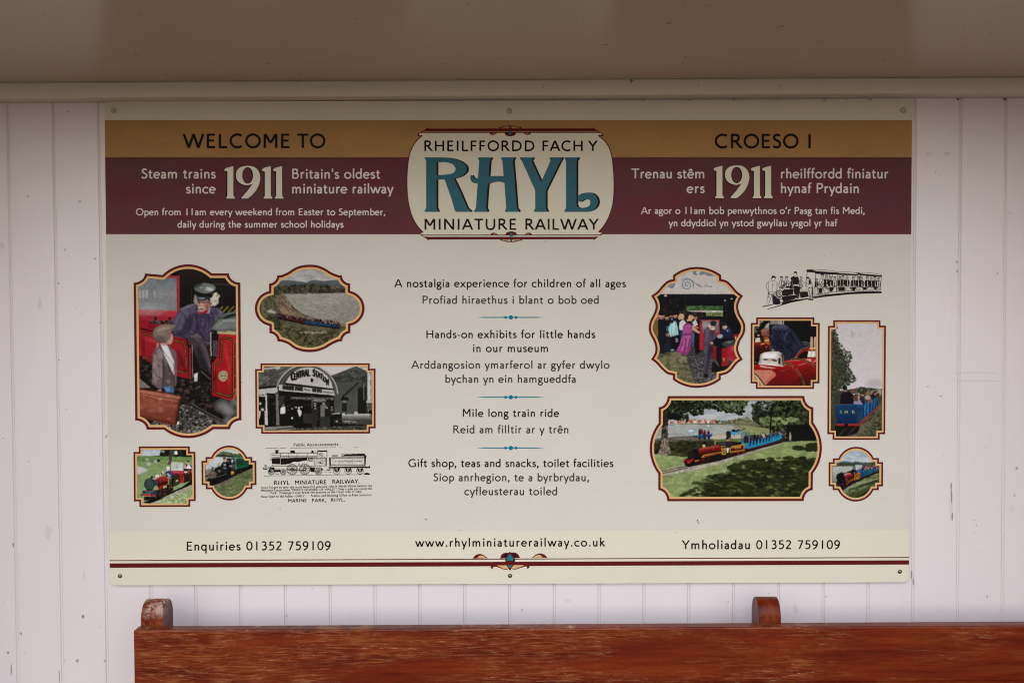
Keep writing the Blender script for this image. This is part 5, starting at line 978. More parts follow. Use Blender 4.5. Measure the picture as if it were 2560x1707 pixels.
def pic_train():
    z = Z(1610, 970, 2070, 2352)
    out = [(302,100),(2048,98)]+qarc((2048,98),(2163,242),(2163,98))[1:]+[(2163,440)]+arc3((2163,442),(2272,760),(2158,1088))+[(2155,1300)]+qarc((2155,1300),(2040,1440),(2155,1440))[1:]+[(298,1442)]+qarc((298,1442),(182,1300),(182,1442))[1:]+[(183,1092)]+arc3((182,1090),(73,770),(186,446))+[(187,243)]+qarc((187,243),(302,100),(187,100))[1:-1]
    p = Pic(z, out, 29, 25, 17); p.Gr('8d979e', 'b0b4b6', RC(70, 100, 2280, 470), 150, 420); p.Sp(['9fa7ac', 'c0c3c3', '87919a'], RC(300, 150, 1500, 400), 50, 20, 46, 3.5, .4)
    # lake, far shore, houses
    p.P('9ea29d', '120 460 1040 452 1140 480 1190 530 1150 560 900 590 480 620 120 655'); p.Sp(['aeb1aa', '8f948f'], '130 470 1040 460 1150 510 880 590 130 640', 150, 4, 9, 5, .5); p.P('6d6a55', '980 430 1060 420 1200 395 1240 385 1330 375 1380 410 1420 440 1600 470 1400 500 1150 470 300 455 300 446 980 446'); p.Sp(['7b7a5e', '55543f', '8b8a6b'], '1060 425 1240 390 1340 380 1400 440 1100 455', 80, 8, 20)
    for x0, x1, yt in ((310, 390, 425), (400, 490, 418), (490, 640, 406), (670, 800, 408), (800, 860, 414), (860, 950, 402)): p.P('b5adA0'.lower(), RC(x0, yt+18, x1, 447)); p.P('a5604a', [(x0, yt+25), (x0+20, yt), (x1-20, yt), (x1, yt+25)])
    p.Sp(['8f4f3c', 'd8d0c4', 'c0705a'], '490 408 950 402 950 446 310 446 310 430', 70, 6, 13, 1.3); p.P('d0ccc2', RC(805, 415, 830, 447)); p.P('3f6a5c', '980 415 1060 418 1060 430 980 428'); p.Sp(['3e4630'], '920 405 965 405 965 445 920 445', 10, 8, 14); p.E('d6d4c6', 822, 482, 14, 10); p.Ln('3f88b0', 10, '325 470 380 474')
    # shore path and grass
    p.P('8d857a', '1040 455 1180 470 1290 500 1250 540 1170 520 1130 480'); p.P('8a9260', '1200 465 1640 520 1640 600 1280 600 1180 570 1300 520'); p.P('b5aa98', '850 585 1060 575 1280 600 1270 640 1060 650 860 660 600 640'); p.P('5b564c', '130 650 500 612 700 620 860 660 640 690 130 690'); p.P('7b756a', '330 640 600 625 800 660 500 670', .6); p.P('a39a8c', '700 600 1180 560 1280 600 900 610')
    p.P('2b2b1d', '120 690 600 680 900 665 1240 640 1240 800 600 900 130 870'); p.Sp(['383822', '1c1c13', '4c4d30'], '130 690 1240 650 1200 760 600 900 140 860', 260, 8, 24, 1.8, .6); p.P('6f7a4a', '860 655 1240 640 1240 690 1100 680 900 690', .8)
    p.Gr('7d8a55', '8a9663', '120 840 560 880 560 960 900 940 1300 830 1780 690 2210 660 2240 800 2150 1300 2050 1420 300 1420 200 1280 210 1050 120 900', 680, 1300); p.Sp(['8d9b66', '6d7a48', '9fab78', '7d8a56'], '130 850 560 900 1300 840 2200 680 2200 1000 1500 1100 900 1200 400 1420 230 1280 210 1040', 700, 8, 22, 2.4, .4)
    # left tree
    p.P('2e2821', '245 220 330 200 310 420 300 560 310 700 345 830 290 850 180 845 215 720 225 540 235 360'); p.P('867a6c', '230 640 300 640 315 720 345 828 290 855 175 845 215 730'); p.Sp(['9c9080', '5d5348', '3b332b'], '235 500 300 480 310 700 330 830 200 840 220 640', 120, 6, 18, .6, .6)
    fol = '245 160 1330 160 1330 200 1270 240 1280 300 1250 345 1120 320 1040 310 940 290 830 265 770 240 760 340 640 345 560 300 490 330 500 370 450 410 330 390 300 300 245 280'
    p.Sp(['16180f', '22261a', '2f3722', '0f110a', '3d4a2c'], fol, 1000, 6, 17, 1.2, .95); p.Sp(['4d5c38', '5d6c44'], '1000 160 1330 160 1270 300 1050 300', 60, 7, 16, 1.4); p.Sp(['16180f', '252a1b'], '420 340 560 340 560 420 440 420', 24, 9, 20); p.Sp(['12130c'], '300 330 450 330 440 400 310 390', 40, 8, 20); p.Ln('1c1811', 14, '310 230 450 200 700 190', .8)
    # right trees and wood
    p.P('20231a', '1500 170 2010 160 2120 270 2120 470 2230 680 1800 660 1640 540 1500 480 1410 430 1400 330 1460 260'); p.Sp(['2d3322', '171a11', '3f4a2e', '11130c', '4f5c3a'], '1450 170 2010 160 2120 280 2120 470 2210 640 1820 650 1650 520 1500 480 1400 400 1400 320', 1500, 5, 17, 1.2, .85); p.Sp(['6f7c4e', '5c6a40', '8a9460'], '1480 370 2000 380 1900 450 1500 480', 110, 7, 18, 1.5, .8); p.Sp(['98a2a4', '7d898c'], '1490 180 1660 170 1600 320 1450 300', 34, 5, 11); p.Gr('0f110b', '15160e', '1830 470 2120 470 2230 680 1800 665', 470, 680, .85); p.Ln('1c1913', 20, '1650 200 1620 420 1612 600'); p.E('9a8f80', 1868, 620, 14, 60); p.Sp(['23261a', '32381f'], '1380 180 1500 250 1440 420 1390 420', 50, 10, 22)
    p.Gr('8f9a68', '7d8958', '1750 690 2210 665 2225 720 1800 760', 660, 760, .5)
    sh_ = '1060 985 1300 930 1600 900 2150 870 2210 960 2150 1290 2000 1390 430 1390 700 1250 640 1220 820 1130 1150 1060'; p.Sp(['2c3018', '363c1f', '20240f'], sh_, 1100, 7, 24, 2.4, .75); p.P('282c16', '1400 1010 2130 920 2140 1270 1950 1380 980 1380 860 1290 1000 1160', .7); p.Sp(['6f7a48', '808b56', '59643a'], '700 1130 2100 950 2100 1380 700 1380', 150, 6, 16, 3, .6, 10); p.Sp(['1c2010', '2c3018'], '900 1100 2150 930 2150 1380 700 1380', 200, 10, 30, 2, .5); p.Sp(['2b2f1a'], '1900 760 2210 700 2220 800 1900 780', 40, 10, 24, 2.5, .8)
    # track
    p.P('a2998a', '220 1050 520 980 900 930 1300 820 1740 690 1760 710 1400 830 1000 960 640 1050 240 1120'); p.Sp(['c0b7a8', '7c7466', '8c9368'], '240 1050 560 990 1300 830 1740 700 1350 850 900 990 240 1110', 260, 5, 14, 1.8); p.P('2a241d', '540 980 900 890 1300 790 1760 670 1760 690 1320 820 960 930 560 1010')
    for q in ('225 1062 560 990', '232 1088 560 1016'): p.Ln('3f342a', 9, q)
    # far coaches
    p.P('1b1714', '1280 780 1750 650 1750 690 1300 800'); p.Sp(['231d22', '3a3140', '6d3a44', '9c8072', '8f8a8e', '16141a'], '1745 530 1810 520 1815 640 1745 660', 50, 5, 11)
    for x, y, c in ((1730, 548, '7d88a0'), (1700, 545, '2d3448'), (1682, 540, '4a3a40'), (1660, 556, '5a4a50'), (1640, 560, '22242e'), (1622, 552, '35587c'), (1545, 566, '4a3c44'), (1520, 562, 'b0a29c'), (1495, 585, '2e2a3c'), (1478, 600, '3a3340'), (1412, 573, '241f2a'), (1440, 600, '2a2830'), (1380, 602, '38304a')): p.person(x, y, 92, c, 'a8806e', '1c1613', None, .27)
    p.P('1a2028', '1350 690 1590 620 1745 585 1745 655 1590 705 1350 765'); p.P('217396', '1350 735 1590 672 1745 628 1745 657 1590 706 1345 770'); p.P('2a86b0', '1350 752 1590 690 1745 642 1745 652 1590 702 1345 768', .7)
    for x in (1365, 1405, 1450, 1492, 1532, 1568, 1605, 1635, 1662, 1690, 1716, 1738):
        y = 755-(x-1350)*.275; h = 78-(x-1350)*.05; p.P('2384ae', [(x-6, y), (x+2, y-h*.6), (x+12, y-h), (x+26, y-h-4), (x+22, y-h*.55), (x+24, y-6)]); p.Ln('3fa0c8', 4, [(x+12, y-h), (x+24, y-h-3)], .8)
    p.Ln('7b2026', 9, '1295 785 1590 720 1740 672'); p.P('17140f', '1300 792 1590 728 1750 682 1750 700 1590 745 1310 806', .8)
    p.P('1c7a9e', '1245 675 1350 685 1345 775 1290 770 1245 740'); p.P('2a8fb4', '1250 690 1345 700 1340 730 1255 720', .6); p.P('6f7c74', '1255 572 1345 575 1345 680 1252 672', .7); p.person(1305, 590, 110, '2a2630', '8f6a5c', '1f1a18', None, .3); p.Ln('2a7a90', 9, '1245 675 1248 566 1350 570 1348 685')
    # engine
    p.P('171411', '560 880 1000 820 1290 740 1290 810 960 900 560 990'); p.E('15130f', 620, 830, 58, 62); p.P('191613', '590 775 700 755 700 880 640 890'); p.E('221e1a', 600, 840, 42, 55); p.P('6f1415', '690 770 970 715 1000 800 980 830 700 850'); p.P('8d2a28', '690 775 960 725 970 745 695 795'); p.P('9c4a44', '700 776 950 730 955 740 702 788', .6); p.P('4a0e0f', '695 830 990 790 990 825 700 858')
    for x in (690, 770, 845, 915): p.Ln('2a0c0b', 5, [(x, 775-(x-690)*.19), (x+5, 850-(x-690)*.1)])
    p.P('b08030', '725 885 760 850 1000 808 1005 830 760 888'); p.P('6f1816', '765 868 985 822 985 834 765 880'); p.P('b4862c', '985 735 1030 738 1050 790 1050 848 995 858 990 800'); p.P('1f1612', '1000 745 1025 748 1028 765 1000 768'); p.E('40351c', 1022, 812, 18, 20); p.E('9c8f5c', 1022, 812, 10, 12)
    p.P('2c2a2a', '950 705 1040 700 1050 730 960 735'); p.P('6d7478', '955 706 1035 702 1045 712 960 718', .7); p.P('2b2431', '1045 690 1080 665 1120 690 1125 745 1060 760'); p.P('3c3446', '1070 680 1105 690 1100 730', .7); p.E('a87c6c', 1072, 655, 20, 24); p.E('141210', 1065, 640, 22, 12); p.P('c9c8cc', '1052 765 1090 760 1075 830 1060 830'); p.P('a87a28', '1095 765 1145 720 1260 700 1290 720 1285 800 1095 830'); p.P('571412', '1108 775 1270 728 1272 782 1108 808'); p.Tx('d8b860', 'R M R', 1165, 1238, 778, 22, 190, 765); p.P('1a1714', '1125 725 1160 690 1240 695 1250 715 1150 735')
    p.E('c9b98c', 765, 735, 20, 14); p.P('b08d4a', '748 742 782 740 786 760 746 762'); p.P('9c8a5a', '900 690 916 690 916 725 900 725'); p.P('14110e', '500 925 560 890 640 890 700 920 700 960 560 1000 530 990'); p.P('7b1a16', '510 925 600 900 640 895 560 950'); p.P('a8261c', '560 935 640 895 620 930 580 960'); p.E('b02c20', 510, 930, 14, 14); p.E('a02a20', 565, 950, 16, 14); p.P('931f1a', '640 920 870 895 860 908 650 935'); p.E('b08a30', 665, 935, 12, 18); p.E('b08a30', 692, 930, 10, 16); p.Sp(['0f0d0b', '3a1a16', '5d1f18'], '560 960 900 890 1000 870 980 910 600 990', 70, 6, 16); p.Sp(['7b231c', '1b1512'], '1060 850 1280 800 1280 830 1070 880', 40, 6, 14)
    for x, y, r in ((690, 955, 24), (800, 930, 30), (872, 915, 30), (945, 900, 24), (1110, 860, 18), (1170, 845, 18), (1240, 828, 18)): p.E('120f0d', x, y, r); p.E('7a2a20', x, y, r*.55, r*.55, .7); p.E('120f0d', x, y, r*.3)
    p.F('c86a60', 9, '710 776 950 728', .5); p.F('2c0808', 10, '700 848 980 800', .6); p.F('5a6a70', 9, '575 800 640 770 690 765', .5); p.Ln('c8b070', 4, '700 800 980 752', .6); p.F('0f0d0b', 12, '560 985 900 910 1060 880', .6)
    for q in ('245 690 235 800', '285 700 300 820', '262 560 268 640'): p.F('4a4238', 8, q, .5)
    # benches and people by the water
    p.P('3a8ab5', '690 575 875 575 875 610 690 620'); p.P('1f4f78', '695 600 870 590 870 620 700 640'); p.Ln('3a8ab5', 8, '715 620 718 655'); p.Ln('3a8ab5', 8, '845 610 845 655')
    for x, y, c in ((712, 515, '1d2026'), (738, 512, '6a2230'), (775, 535, '4a1a24'), (825, 532, '5f2430')): p.person(x, y, 78, c, '96705f', '1c1714', None, .22)
    p.P('1b1b22', '705 610 720 610 720 655 705 655'); p.P('22252c', '755 615 790 615 795 655 765 655'); p.P('22252c', '810 610 845 610 840 655 815 655'); p.P('3f93bf', '1085 560 1180 556 1180 585 1085 600'); p.Ln('3f93bf', 7, '1105 598 1102 630'); p.Ln('3f93bf', 7, '1155 590 1155 625'); p.person(1080, 525, 110, '20242b', 'b08676', '8c8680', None, .28); p.P('16161a', '1115 535 1165 520 1168 555 1120 560'); p.P('3f93bf', '1195 545 1228 542 1225 580 1200 595'); p.P('8fb8cc', '555 530 630 525 640 560 565 565'); p.Ln('4b9cc4', 7, '563 560 565 605'); p.Ln('4b9cc4', 7, '630 560 628 600'); p.P('cdd5d8', '570 535 620 532 628 552 575 556')
    p.finish('framed_photo', 'widest framed photo of a red engine hauling blue coaches through a park', 6)
def pic_coach():
    z = Z(2040, 780, 2240, 640)
    p = Pic(z, pts('137 65 515 65 515 108 558 108 552 975 508 975 508 1020 132 1020 132 975 90 975 95 110 137 110'), 13.5, 13, 19); p.Gr('c5bfc2', 'cdc5c8', RC(90, 60, 560, 640), 60, 600); p.E('a29c9c', 290, 175, 18, 36, .5, True); p.E('aaa4a4', 350, 180, 16, 30, .4, True); p.E('a9a3a5', 470, 570, 90, 50, .7, True)
    p.P('3b3c30', '120 640 260 620 360 600 400 605 530 615 530 700 120 760'); p.Sp(['2f3328', '55574a', '707468'], '240 620 370 600 410 610 520 620 520 650 260 660', 60, 5, 10)
    tr = '118 135 150 150 175 220 210 270 240 310 290 320 285 380 260 430 290 480 325 545 280 575 230 600 160 640 118 760'
    p.P('3d4034', '118 150 150 180 170 260 215 330 250 400 235 480 270 540 200 600 118 740'); p.Sp(['2b2e23', '4c5040', '3a3e30', '20221a', '5d614f'], tr, 1500, 2.2, 6, 1.2, .85); p.Sp(['c5bfc2'], '170 250 290 310 300 400 240 400', 26, 3, 6); p.Sp(['33362a', '4b4f3f'], '140 100 170 100 180 250 130 200', 40, 3, 8)
    p.Gr('44473a', '34362b', '118 740 530 690 530 1000 118 1000', 700, 1000); p.Sp(['55573f', '2c2e22', '66674a'], '350 830 530 700 530 990 360 990', 240, 5, 12, 1.5, .6); p.P('62584b', '200 1000 440 860 510 740 525 760 430 900 330 1000'); p.P('1e1b18', '150 905 350 900 340 960 240 1000 160 1000'); p.Ln('4b4238', 7, '350 880 250 990'); p.Ln('4b4238', 7, '240 930 180 990'); p.Sp(['7a6e5e', '40382f'], '330 940 440 850 500 760 420 900 330 1000', 60, 3, 8)
    p.E('c7c3c4', 505, 640, 30, 40, .7, True); p.P('8c4a36', '288 615 310 615 310 640 288 640'); p.Ln('c9c5c2', 8, '300 655 345 655')
    p.P('1b4a74', '340 740 440 700 500 680 502 745 430 820 345 890'); p.P('2f6d96', '385 730 425 712 420 800 385 830'); p.P('2a6088', '440 710 500 685 500 735 440 790')
    for x in (350, 378, 402, 432, 455, 478, 492): p.Ln('152f4a', 9, [(x+6, 740-(x-340)*.3), (x-4, 880-(x-340)*.85)], .85)
    p.P('14365a', '152 742 335 738 340 760 330 890 165 893'); p.Gr('1c3f62', '12294a', '158 748 330 745 322 885 168 888', 745, 890); p.Ln('2a5f8c', 5, '155 742 335 739 342 762'); p.P('a52a28', '158 892 340 893 500 745 500 756 345 910 160 906'); p.Ln('6d1a1c', 4, '160 908 345 911'); p.P('14110f', '230 890 255 890 255 912 230 912')
    for ch, x in (('R', 187), ('M', 228), ('R', 286)): p.Tx('bfae76', ch, x, x+26, 811, 24, 90)
    p.P('1e1620', '192 735 198 660 225 632 270 635 292 660 300 735'); p.E('231a18', 231, 608, 20, 22); p.P('8c6a5c', '220 622 245 622 245 636 220 636'); p.P('8f83a4', '300 735 305 708 350 700 375 740'); p.E('5b4438', 322, 682, 25, 30); p.E('b08a7a', 342, 682, 9, 20); p.P('2e2638', '345 690 375 670 395 735 375 738'); p.E('a07868', 372, 655, 15, 17); p.E('3b302a', 372, 645, 16, 12); p.P('7b4a50', '390 690 430 670 455 715 430 725'); p.E('a49888', 412, 682, 24, 18); p.E('8f6a4e', 412, 650, 16, 16); p.P('262028', '430 670 470 655 480 685 450 700'); p.P('54242c', '470 650 495 640 508 680 490 685'); p.E('98705c', 470, 640, 12, 13); p.E('8f6a58', 440, 650, 12, 13); p.E('2a2220', 490, 640, 10, 12); p.Sp(['2a2224', 'b39684', '6b3a40', 'c5bcb4'], '430 640 505 632 505 660 440 665', 24, 4, 8)
    p.finish('framed_photo', 'tall narrow framed photo of passengers in a blue open coach beside a tree', 6)
def pic_small():
    z = Z(2060, 1105, 2220, 1568)
    p = Pic(z, [(215,390)]+arc3((352,390),(790,110),(1213,385))+pts('1342 385 1342 485 1443 485 1440 1077 1338 1077 1338 1168')+arc3((1205,1170),(780,1447),(340,1170))+pts('208 1170 208 1075 110 1075 112 487 215 487'), 42, 46, 21, 1.0)
    p.Gr('97aab6', 'b5bfc4', RC(100, 100, 1450, 500), 200, 480); p.Sp(['b9c3c8', '8195a2', 'a5b3bc', 'c5ccd0'], RC(380, 200, 1200, 460), 80, 18, 46, 3, .5); p.P('4d6b7c', '300 510 420 470 540 456 650 475 800 505 1000 490 1100 500 1100 540 300 540'); p.P('3a402c', '300 520 480 500 560 510 720 500 760 470 830 480 940 510 1100 500 1250 480 1250 580 300 580'); p.Sp(['4c5338', '282d1e', '5d6446'], '310 525 740 510 760 475 930 505 1250 490 1250 570 310 570', 150, 8, 22)
    p.P('9fa69f', '205 585 760 585 760 700 420 760 300 980 205 980'); p.Gr('abb1aa', '8f9690', '205 590 750 590 600 700 400 780 300 970 205 970', 590, 960); p.P('7b7a70', '205 850 300 870 300 980 205 980', .7); p.P('5a6540', '440 1180 760 980 1350 740 1350 980 1250 1080 1130 1100 780 1360 560 1290'); p.Sp(['6f7a50', '465032', '7f8a5e', '39422a'], '450 1190 800 980 1340 760 1340 980 1130 1100 800 1350 560 1290', 420, 9, 26, 2.6, .55, -18); p.P('8d9a68', '620 1130 900 960 1340 880 1340 900 1000 990 700 1120', .8); p.P('2b331e', '580 1140 760 1110 1000 1020 1250 930 1340 930 1340 980 900 1090 700 1160', .75); p.P('33391f', '600 1290 1100 1130 1000 1270 800 1350 640 1320', .7); p.P('9b9482', '440 1200 560 1110 800 980 1000 940 780 1040 560 1170', .8); p.Ln('b0a894', 12, '1140 830 1340 765', .7); p.Ln('a49a84', 14, '1000 990 1340 890', .7)
    p.P('15110e', '400 1080 760 960 1340 700 1340 745 1000 880 700 1020 470 1170'); p.P('1d3c6b', '790 700 945 690 950 840 880 890 790 900'); p.P('2a5592', '800 680 900 660 940 720 800 730'); p.P('163a5c', '945 680 1200 640 1215 750 960 850'); p.Gr('2a6678', '164a5c', '960 660 1350 610 1350 700 960 830', 650, 820)
    for x in range(975, 1350, 34): p.Ln('12343f', 10, [(x+8, 670-(x-960)*.12), (x-4, 820-(x-960)*.3)], .85)
    p.P('1d2c52', '1200 620 1225 620 1220 740 1200 750'); p.Ln('712024', 8, '1100 790 1350 715'); p.Sp(['a08078', '2a1c1e', '1b1720', 'c25a68', 'b5aca8', '3b2c30', '8d2c38'], '950 590 1040 570 1350 580 1350 630 1200 640 960 680', 120, 10, 20, .8, .9)
    p.P('b0b8b4', '765 560 935 555 930 640 770 690'); p.E('8f8a92', 880, 640, 40, 50, .8, True); p.Ln('1f3f74', 13, '760 690 758 545 940 540 940 680'); p.Ln('2f5288', 12, '758 535 940 532')
    p.P('15171c', '665 690 700 660 750 660 778 710 740 740 690 720'); p.E('7d5548', 722, 635, 22, 26); p.E('121013', 720, 615, 26, 14); p.P('8f1f26', '480 790 560 740 680 730 710 800 700 870 560 960'); p.P('c08a88', '530 765 640 740 660 770 560 800', .85); p.P('a8b0ae', '480 790 540 760 550 800 500 820'); p.P('3f1012', '560 860 700 820 700 880 570 950'); p.P('b5aa82', '520 735 555 725 560 750 525 755'); p.P('1a1512', '550 730 640 700 740 720 770 760 700 760'); p.P('2a1712', '690 740 745 730 745 880 710 880'); p.P('a85a1c', '565 960 720 880 735 910 600 985'); p.P('8d1f1e', '560 900 600 900 600 970 560 970'); p.P('b97f24', '735 730 765 730 770 930 742 935'); p.P('b06418', '785 790 830 730 880 735 895 780 885 880 785 920'); p.E('7a2c18', 845, 820, 44, 44); p.P('e0b860', '825 815 862 808 865 828 828 835')
    p.E('16130f', 395, 860, 94, 104); p.P('191613', '390 760 470 770 520 860 470 980 400 960'); p.P('15120f', '412 735 445 732 445 775 415 775'); p.P('14110f', '290 980 470 960 560 990 560 1060 400 1100 300 1080'); p.P('8f2230', '440 1020 470 980 465 1040 445 1050'); p.P('5b1820', '310 1040 420 1050 410 1075 310 1070'); p.E('9c2630', 500, 1070, 20, 18); p.P('4b4a50', '310 1015 420 1020 420 1034 310 1032', .8); p.P('b4501c', '545 1000 575 985 570 1050 550 1050'); p.Sp(['2a2320', '0d0b0a', '5d1d18'], '420 1080 700 990 760 960 560 1110 470 1170', 60, 8, 18)
    p.finish('framed_photo', 'smallest framed photo, round-ended, of a black-fronted red engine with blue coaches', 6)
for f in (pic_driver, pic_lake, pic_station, pic_loco, pic_green, pic_crowd, pic_dome, pic_train, pic_coach, pic_small): f()

# ------------------------------------------------------------------ black line engravings and the old notice
def ink_train():
    z = Z(1895, 660, 2215, 2352); s = Sheet(3); rng = random.Random(4)
    def Ln(w, q, sm=False):
        q = pts(q) if isinstance(q, str) else q
        s.ribbon(z.all(spline(q, 4) if sm else q), w*z.k)
    def Po(q, sm=False):
        q = pts(q) if isinstance(q, str) else q
        s.poly(z.all(spline(q, 4, True) if sm else q))
    def hatch(q, n, w=6, l=26, a=60):
        q = pts(q); xs = [p[0] for p in q]; ys = [p[1] for p in q]; k = 0
        while k < n:
            x, y = rng.uniform(min(xs), max(xs)), rng.uniform(min(ys), max(ys)); r = False
            for j in range(len(q)):
                (xa, ya), (xb, yb) = q[j], q[j-1]
                if (ya > y) != (yb > y) and x < (xb-xa)*(y-ya)/(yb-ya)+xa: r = not r
            k += 1
            if r:
                t = R(a+rng.uniform(-35, 35)); h = l*rng.uniform(.4, 1)/2; Ln(w, [(x-h*math.cos(t), y-h*math.sin(t)), (x+h*math.cos(t), y+h*math.sin(t))])
    def man(x, y, h, dark=True, hat=True):          # seated or standing figure, y = crown
        w = h*.19
        if hat: Po([(x-h*.13, y+h*.08), (x-h*.1, y), (x+h*.1, y), (x+h*.13, y+h*.09)])
        Ln(8, [(x-h*.1, y+h*.1), (x-h*.09, y+h*.24), (x, y+h*.29), (x+h*.09, y+h*.24), (x+h*.1, y+h*.1)]); Ln(6, [(x-h*.05, y+h*.16), (x+h*.05, y+h*.16)])
        b = [(x-w*.4, y+h*.32), (x-w, y+h*.42), (x-w*1.05, y+h*.9), (x-w*.7, y+h), (x+w*.7, y+h), (x+w*1.05, y+h*.9), (x+w, y+h*.42), (x+w*.4, y+h*.32)]
        Ln(8, b); Ln(8, [(x, y+h*.35), (x-w*.2, y+h*.95)])
        if dark: Po([(x-w*.9, y+h*.42), (x-w*.95, y+h*.95), (x-w*.15, y+h*.98), (x-w*.05, y+h*.36)]); Po([(x+w*.25, y+h*.36), (x+w*.4, y+h*.8), (x+w*.95, y+h*.9), (x+w*.9, y+h*.42)])
        hatch(' '.join('%f %f' % q for q in b), 14, 5, h*.2)
    # track
    Po('70 775 270 735 275 748 95 790'); Po('165 825 420 750 620 690 930 640 1300 570 1700 535 2270 515 2270 535 1700 555 1250 600 900 650 600 712 420 765 190 832')
    # engine driver standing in front, white coat
    Po('250 235 262 215 300 218 330 245 322 262 285 250 250 268'); Ln(6, '246 250 248 290 275 318 305 300 316 262'); Ln(6, '235 310 185 330 150 380 150 420 190 500'); Ln(6, '305 312 350 335 368 420 330 500'); Ln(6, '188 345 190 510 330 512 332 360'); Ln(6, '258 320 262 512'); Po('268 385 308 368 310 376 270 392'); Po('180 480 192 465 195 490')
    Ln(6, '190 515 165 700 140 740 190 742 215 690 250 560 262 560 270 640 310 620 318 515'); hatch('185 520 320 520 300 640 210 700 165 700', 44, 6, 40, 100)
    # group behind the engine
    for x, y, h, d in ((430, 228, 220, False), (525, 226, 210, False), (622, 268, 120, True), (790, 236, 180, False), (955, 268, 100, True)): man(x, y, h, d)
    Po('655 165 665 140 690 134 712 148 715 172 685 168'); Ln(6, '660 170 662 205 685 222 708 200 712 170'); Po('600 250 650 222 690 240 720 222 745 260 752 300 745 375 640 372 645 310 600 280')
    Po('890 245 900 236 935 240 940 268 895 270'); Ln(6, '892 268 895 305 920 320 935 300 938 268'); Ln(7, '890 320 855 340 880 420 960 440 1000 420 990 350 950 322'); Ln(7, '925 440 945 560 950 640 1010 660 1000 560 985 440'); Po('900 645 960 640 1015 655 1012 668 930 662'); hatch('860 330 990 330 1000 440 1000 640 950 640 900 440', 60, 6, 36, 75); Po('985 430 1005 430 1012 640 1000 640')
    # engine
    s.ribbon(z.all([(392+58*math.cos(t), 545+62*math.sin(t)) for t in np.linspace(0, 6.283, 26)[:-1]]), 18*z.k, closed=True); s.ribbon(z.all([(388+32*math.cos(t), 545+36*math.sin(t)) for t in np.linspace(0, 6.283, 20)[:-1]]), 8*z.k, closed=True); Ln(8, '370 525 405 565'); Ln(8, '400 520 380 570')
    Po('440 500 470 470 640 455 650 500 640 560 470 590 445 560'); Po('470 500 500 480 640 462 640 470 500 500 480 520'); Po('500 410 560 405 575 425 550 445 520 440'); Po('580 395 635 390 640 450 585 455'); Po('650 400 720 400 800 440 770 455 760 560 670 560 650 480'); Po('760 510 910 505 930 600 780 625'); Po('440 600 640 570 760 560 760 590 640 650 470 690 430 640'); hatch('330 590 760 560 780 620 600 690 430 740 330 640', 110, 7, 40, 10); hatch('370 330 760 330 900 440 900 510 640 450 380 470', 120, 6, 34, 80)
    Po('265 560 330 600 400 660 405 740 330 748 270 735 262 640'); Ln(7, '270 660 420 655'); 
    for x in range(290, 400, 22): Ln(5, [(x, 730), (x+16, 690)])
    for x, y, r in ((605, 640, 30), (690, 630, 26), (500, 680, 30)): s.ribbon(z.all([(x+r*math.cos(t), y+r*math.sin(t)) for t in np.linspace(0, 6.283, 16)[:-1]]), 9*z.k, closed=True)
    Po('430 700 600 665 930 625 930 645 600 705 440 745')
    # canopies and coaches
    Po('892 108 1000 106 1060 128 1480 160 1480 198 1060 182 1040 160 892 150'); Ln(6, '892 106 1080 104 1300 118 1480 152', True); Po('1480 165 1840 190 1850 215 1480 200'); Ln(6, '1480 152 1600 146 1790 162 1860 180', True); Po('1790 165 1850 158 1890 178 2275 210 2270 240 1890 210 1840 190'); Ln(6, '1850 158 2000 160 2180 180 2278 208', True)
    for q in ('900 150 888 300', '1058 170 1052 400', '1310 185 1310 230', '1368 188 1368 250', '1465 195 1450 520', '1490 200 1470 400', '1790 210 1800 250', '1870 205 1850 520', '2265 240 2248 480', '1880 200 1890 400'): Ln(8, q)
    for x, y, h, d in ((1075, 268, 160, True), (1180, 185, 240, False), (1255, 200, 220, True), (1330, 222, 190, True), (1410, 230, 190, False), (1505, 225, 180, True), (1558, 212, 200, True), (1635, 220, 190, True), (1750, 225, 190, True), (1800, 300, 130, False), (1840, 225, 190, True), (1900, 235, 190, True), (2005, 222, 200, True), (2078, 240, 180, True), (2145, 232, 190, True), (2212, 245, 170, False)): man(x, y, h, d)
    hatch('1010 330 1450 330 1440 480 1020 440', 60, 6, 40, 70); hatch('1480 330 1840 330 1830 480 1490 440', 56, 6, 40, 70); hatch('1900 330 2240 330 2230 470 1900 440', 50, 6, 40, 70)
    for q in ('1025 560 1030 430 1045 415 1080 425 1120 545', '1185 545 1205 440 1235 410 1285 415 1310 520', '1360 510 1400 410 1445 405 1440 510', '1590 500 1620 410 1660 395 1700 405 1730 490', '1470 505 1480 400', '1770 495 1800 430 1830 440', '1870 480 1875 390 1910 395 1935 480', '1985 475 2020 400 2070 388 2105 400 2135 470', '2180 470 2205 400 2240 390'): Ln(8, q)
    for q in ('1060 545 1062 450 1080 455 1095 535', '1215 535 1235 440 1275 440 1290 515', '1620 490 1645 425 1680 425 1705 480', '2010 470 2040 420 2075 415 2105 460'): Ln(5, q)
    for q in ('1100 440 1192 440 1165 540 1130 540', '1300 430 1392 425 1352 512 1322 515', '1480 425 1590 420 1592 492 1484 500', '1722 430 1800 425 1772 488 1736 490', '1922 430 2002 420 1980 472 1944 476', '2122 420 2192 410 2172 468 2142 470'): Po(q)
    Ln(7, '1015 560 1440 512 1840 485 2248 480'); Ln(7, '1018 585 1440 545'); Po('1010 600 1450 540 1850 505 2270 500 2270 525 1850 530 1450 570 1020 620')
    for x in range(1080, 1290, 26): Ln(8, [(x, 575-(x-1080)*.1), (x+8, 552-(x-1080)*.1)])
    for x in range(1530, 1790, 26): Ln(8, [(x, 520-(x-1530)*.06), (x+8, 502-(x-1530)*.06)])
    for x in range(1910, 2200, 26): Ln(8, [(x, 500), (x+8, 484)])
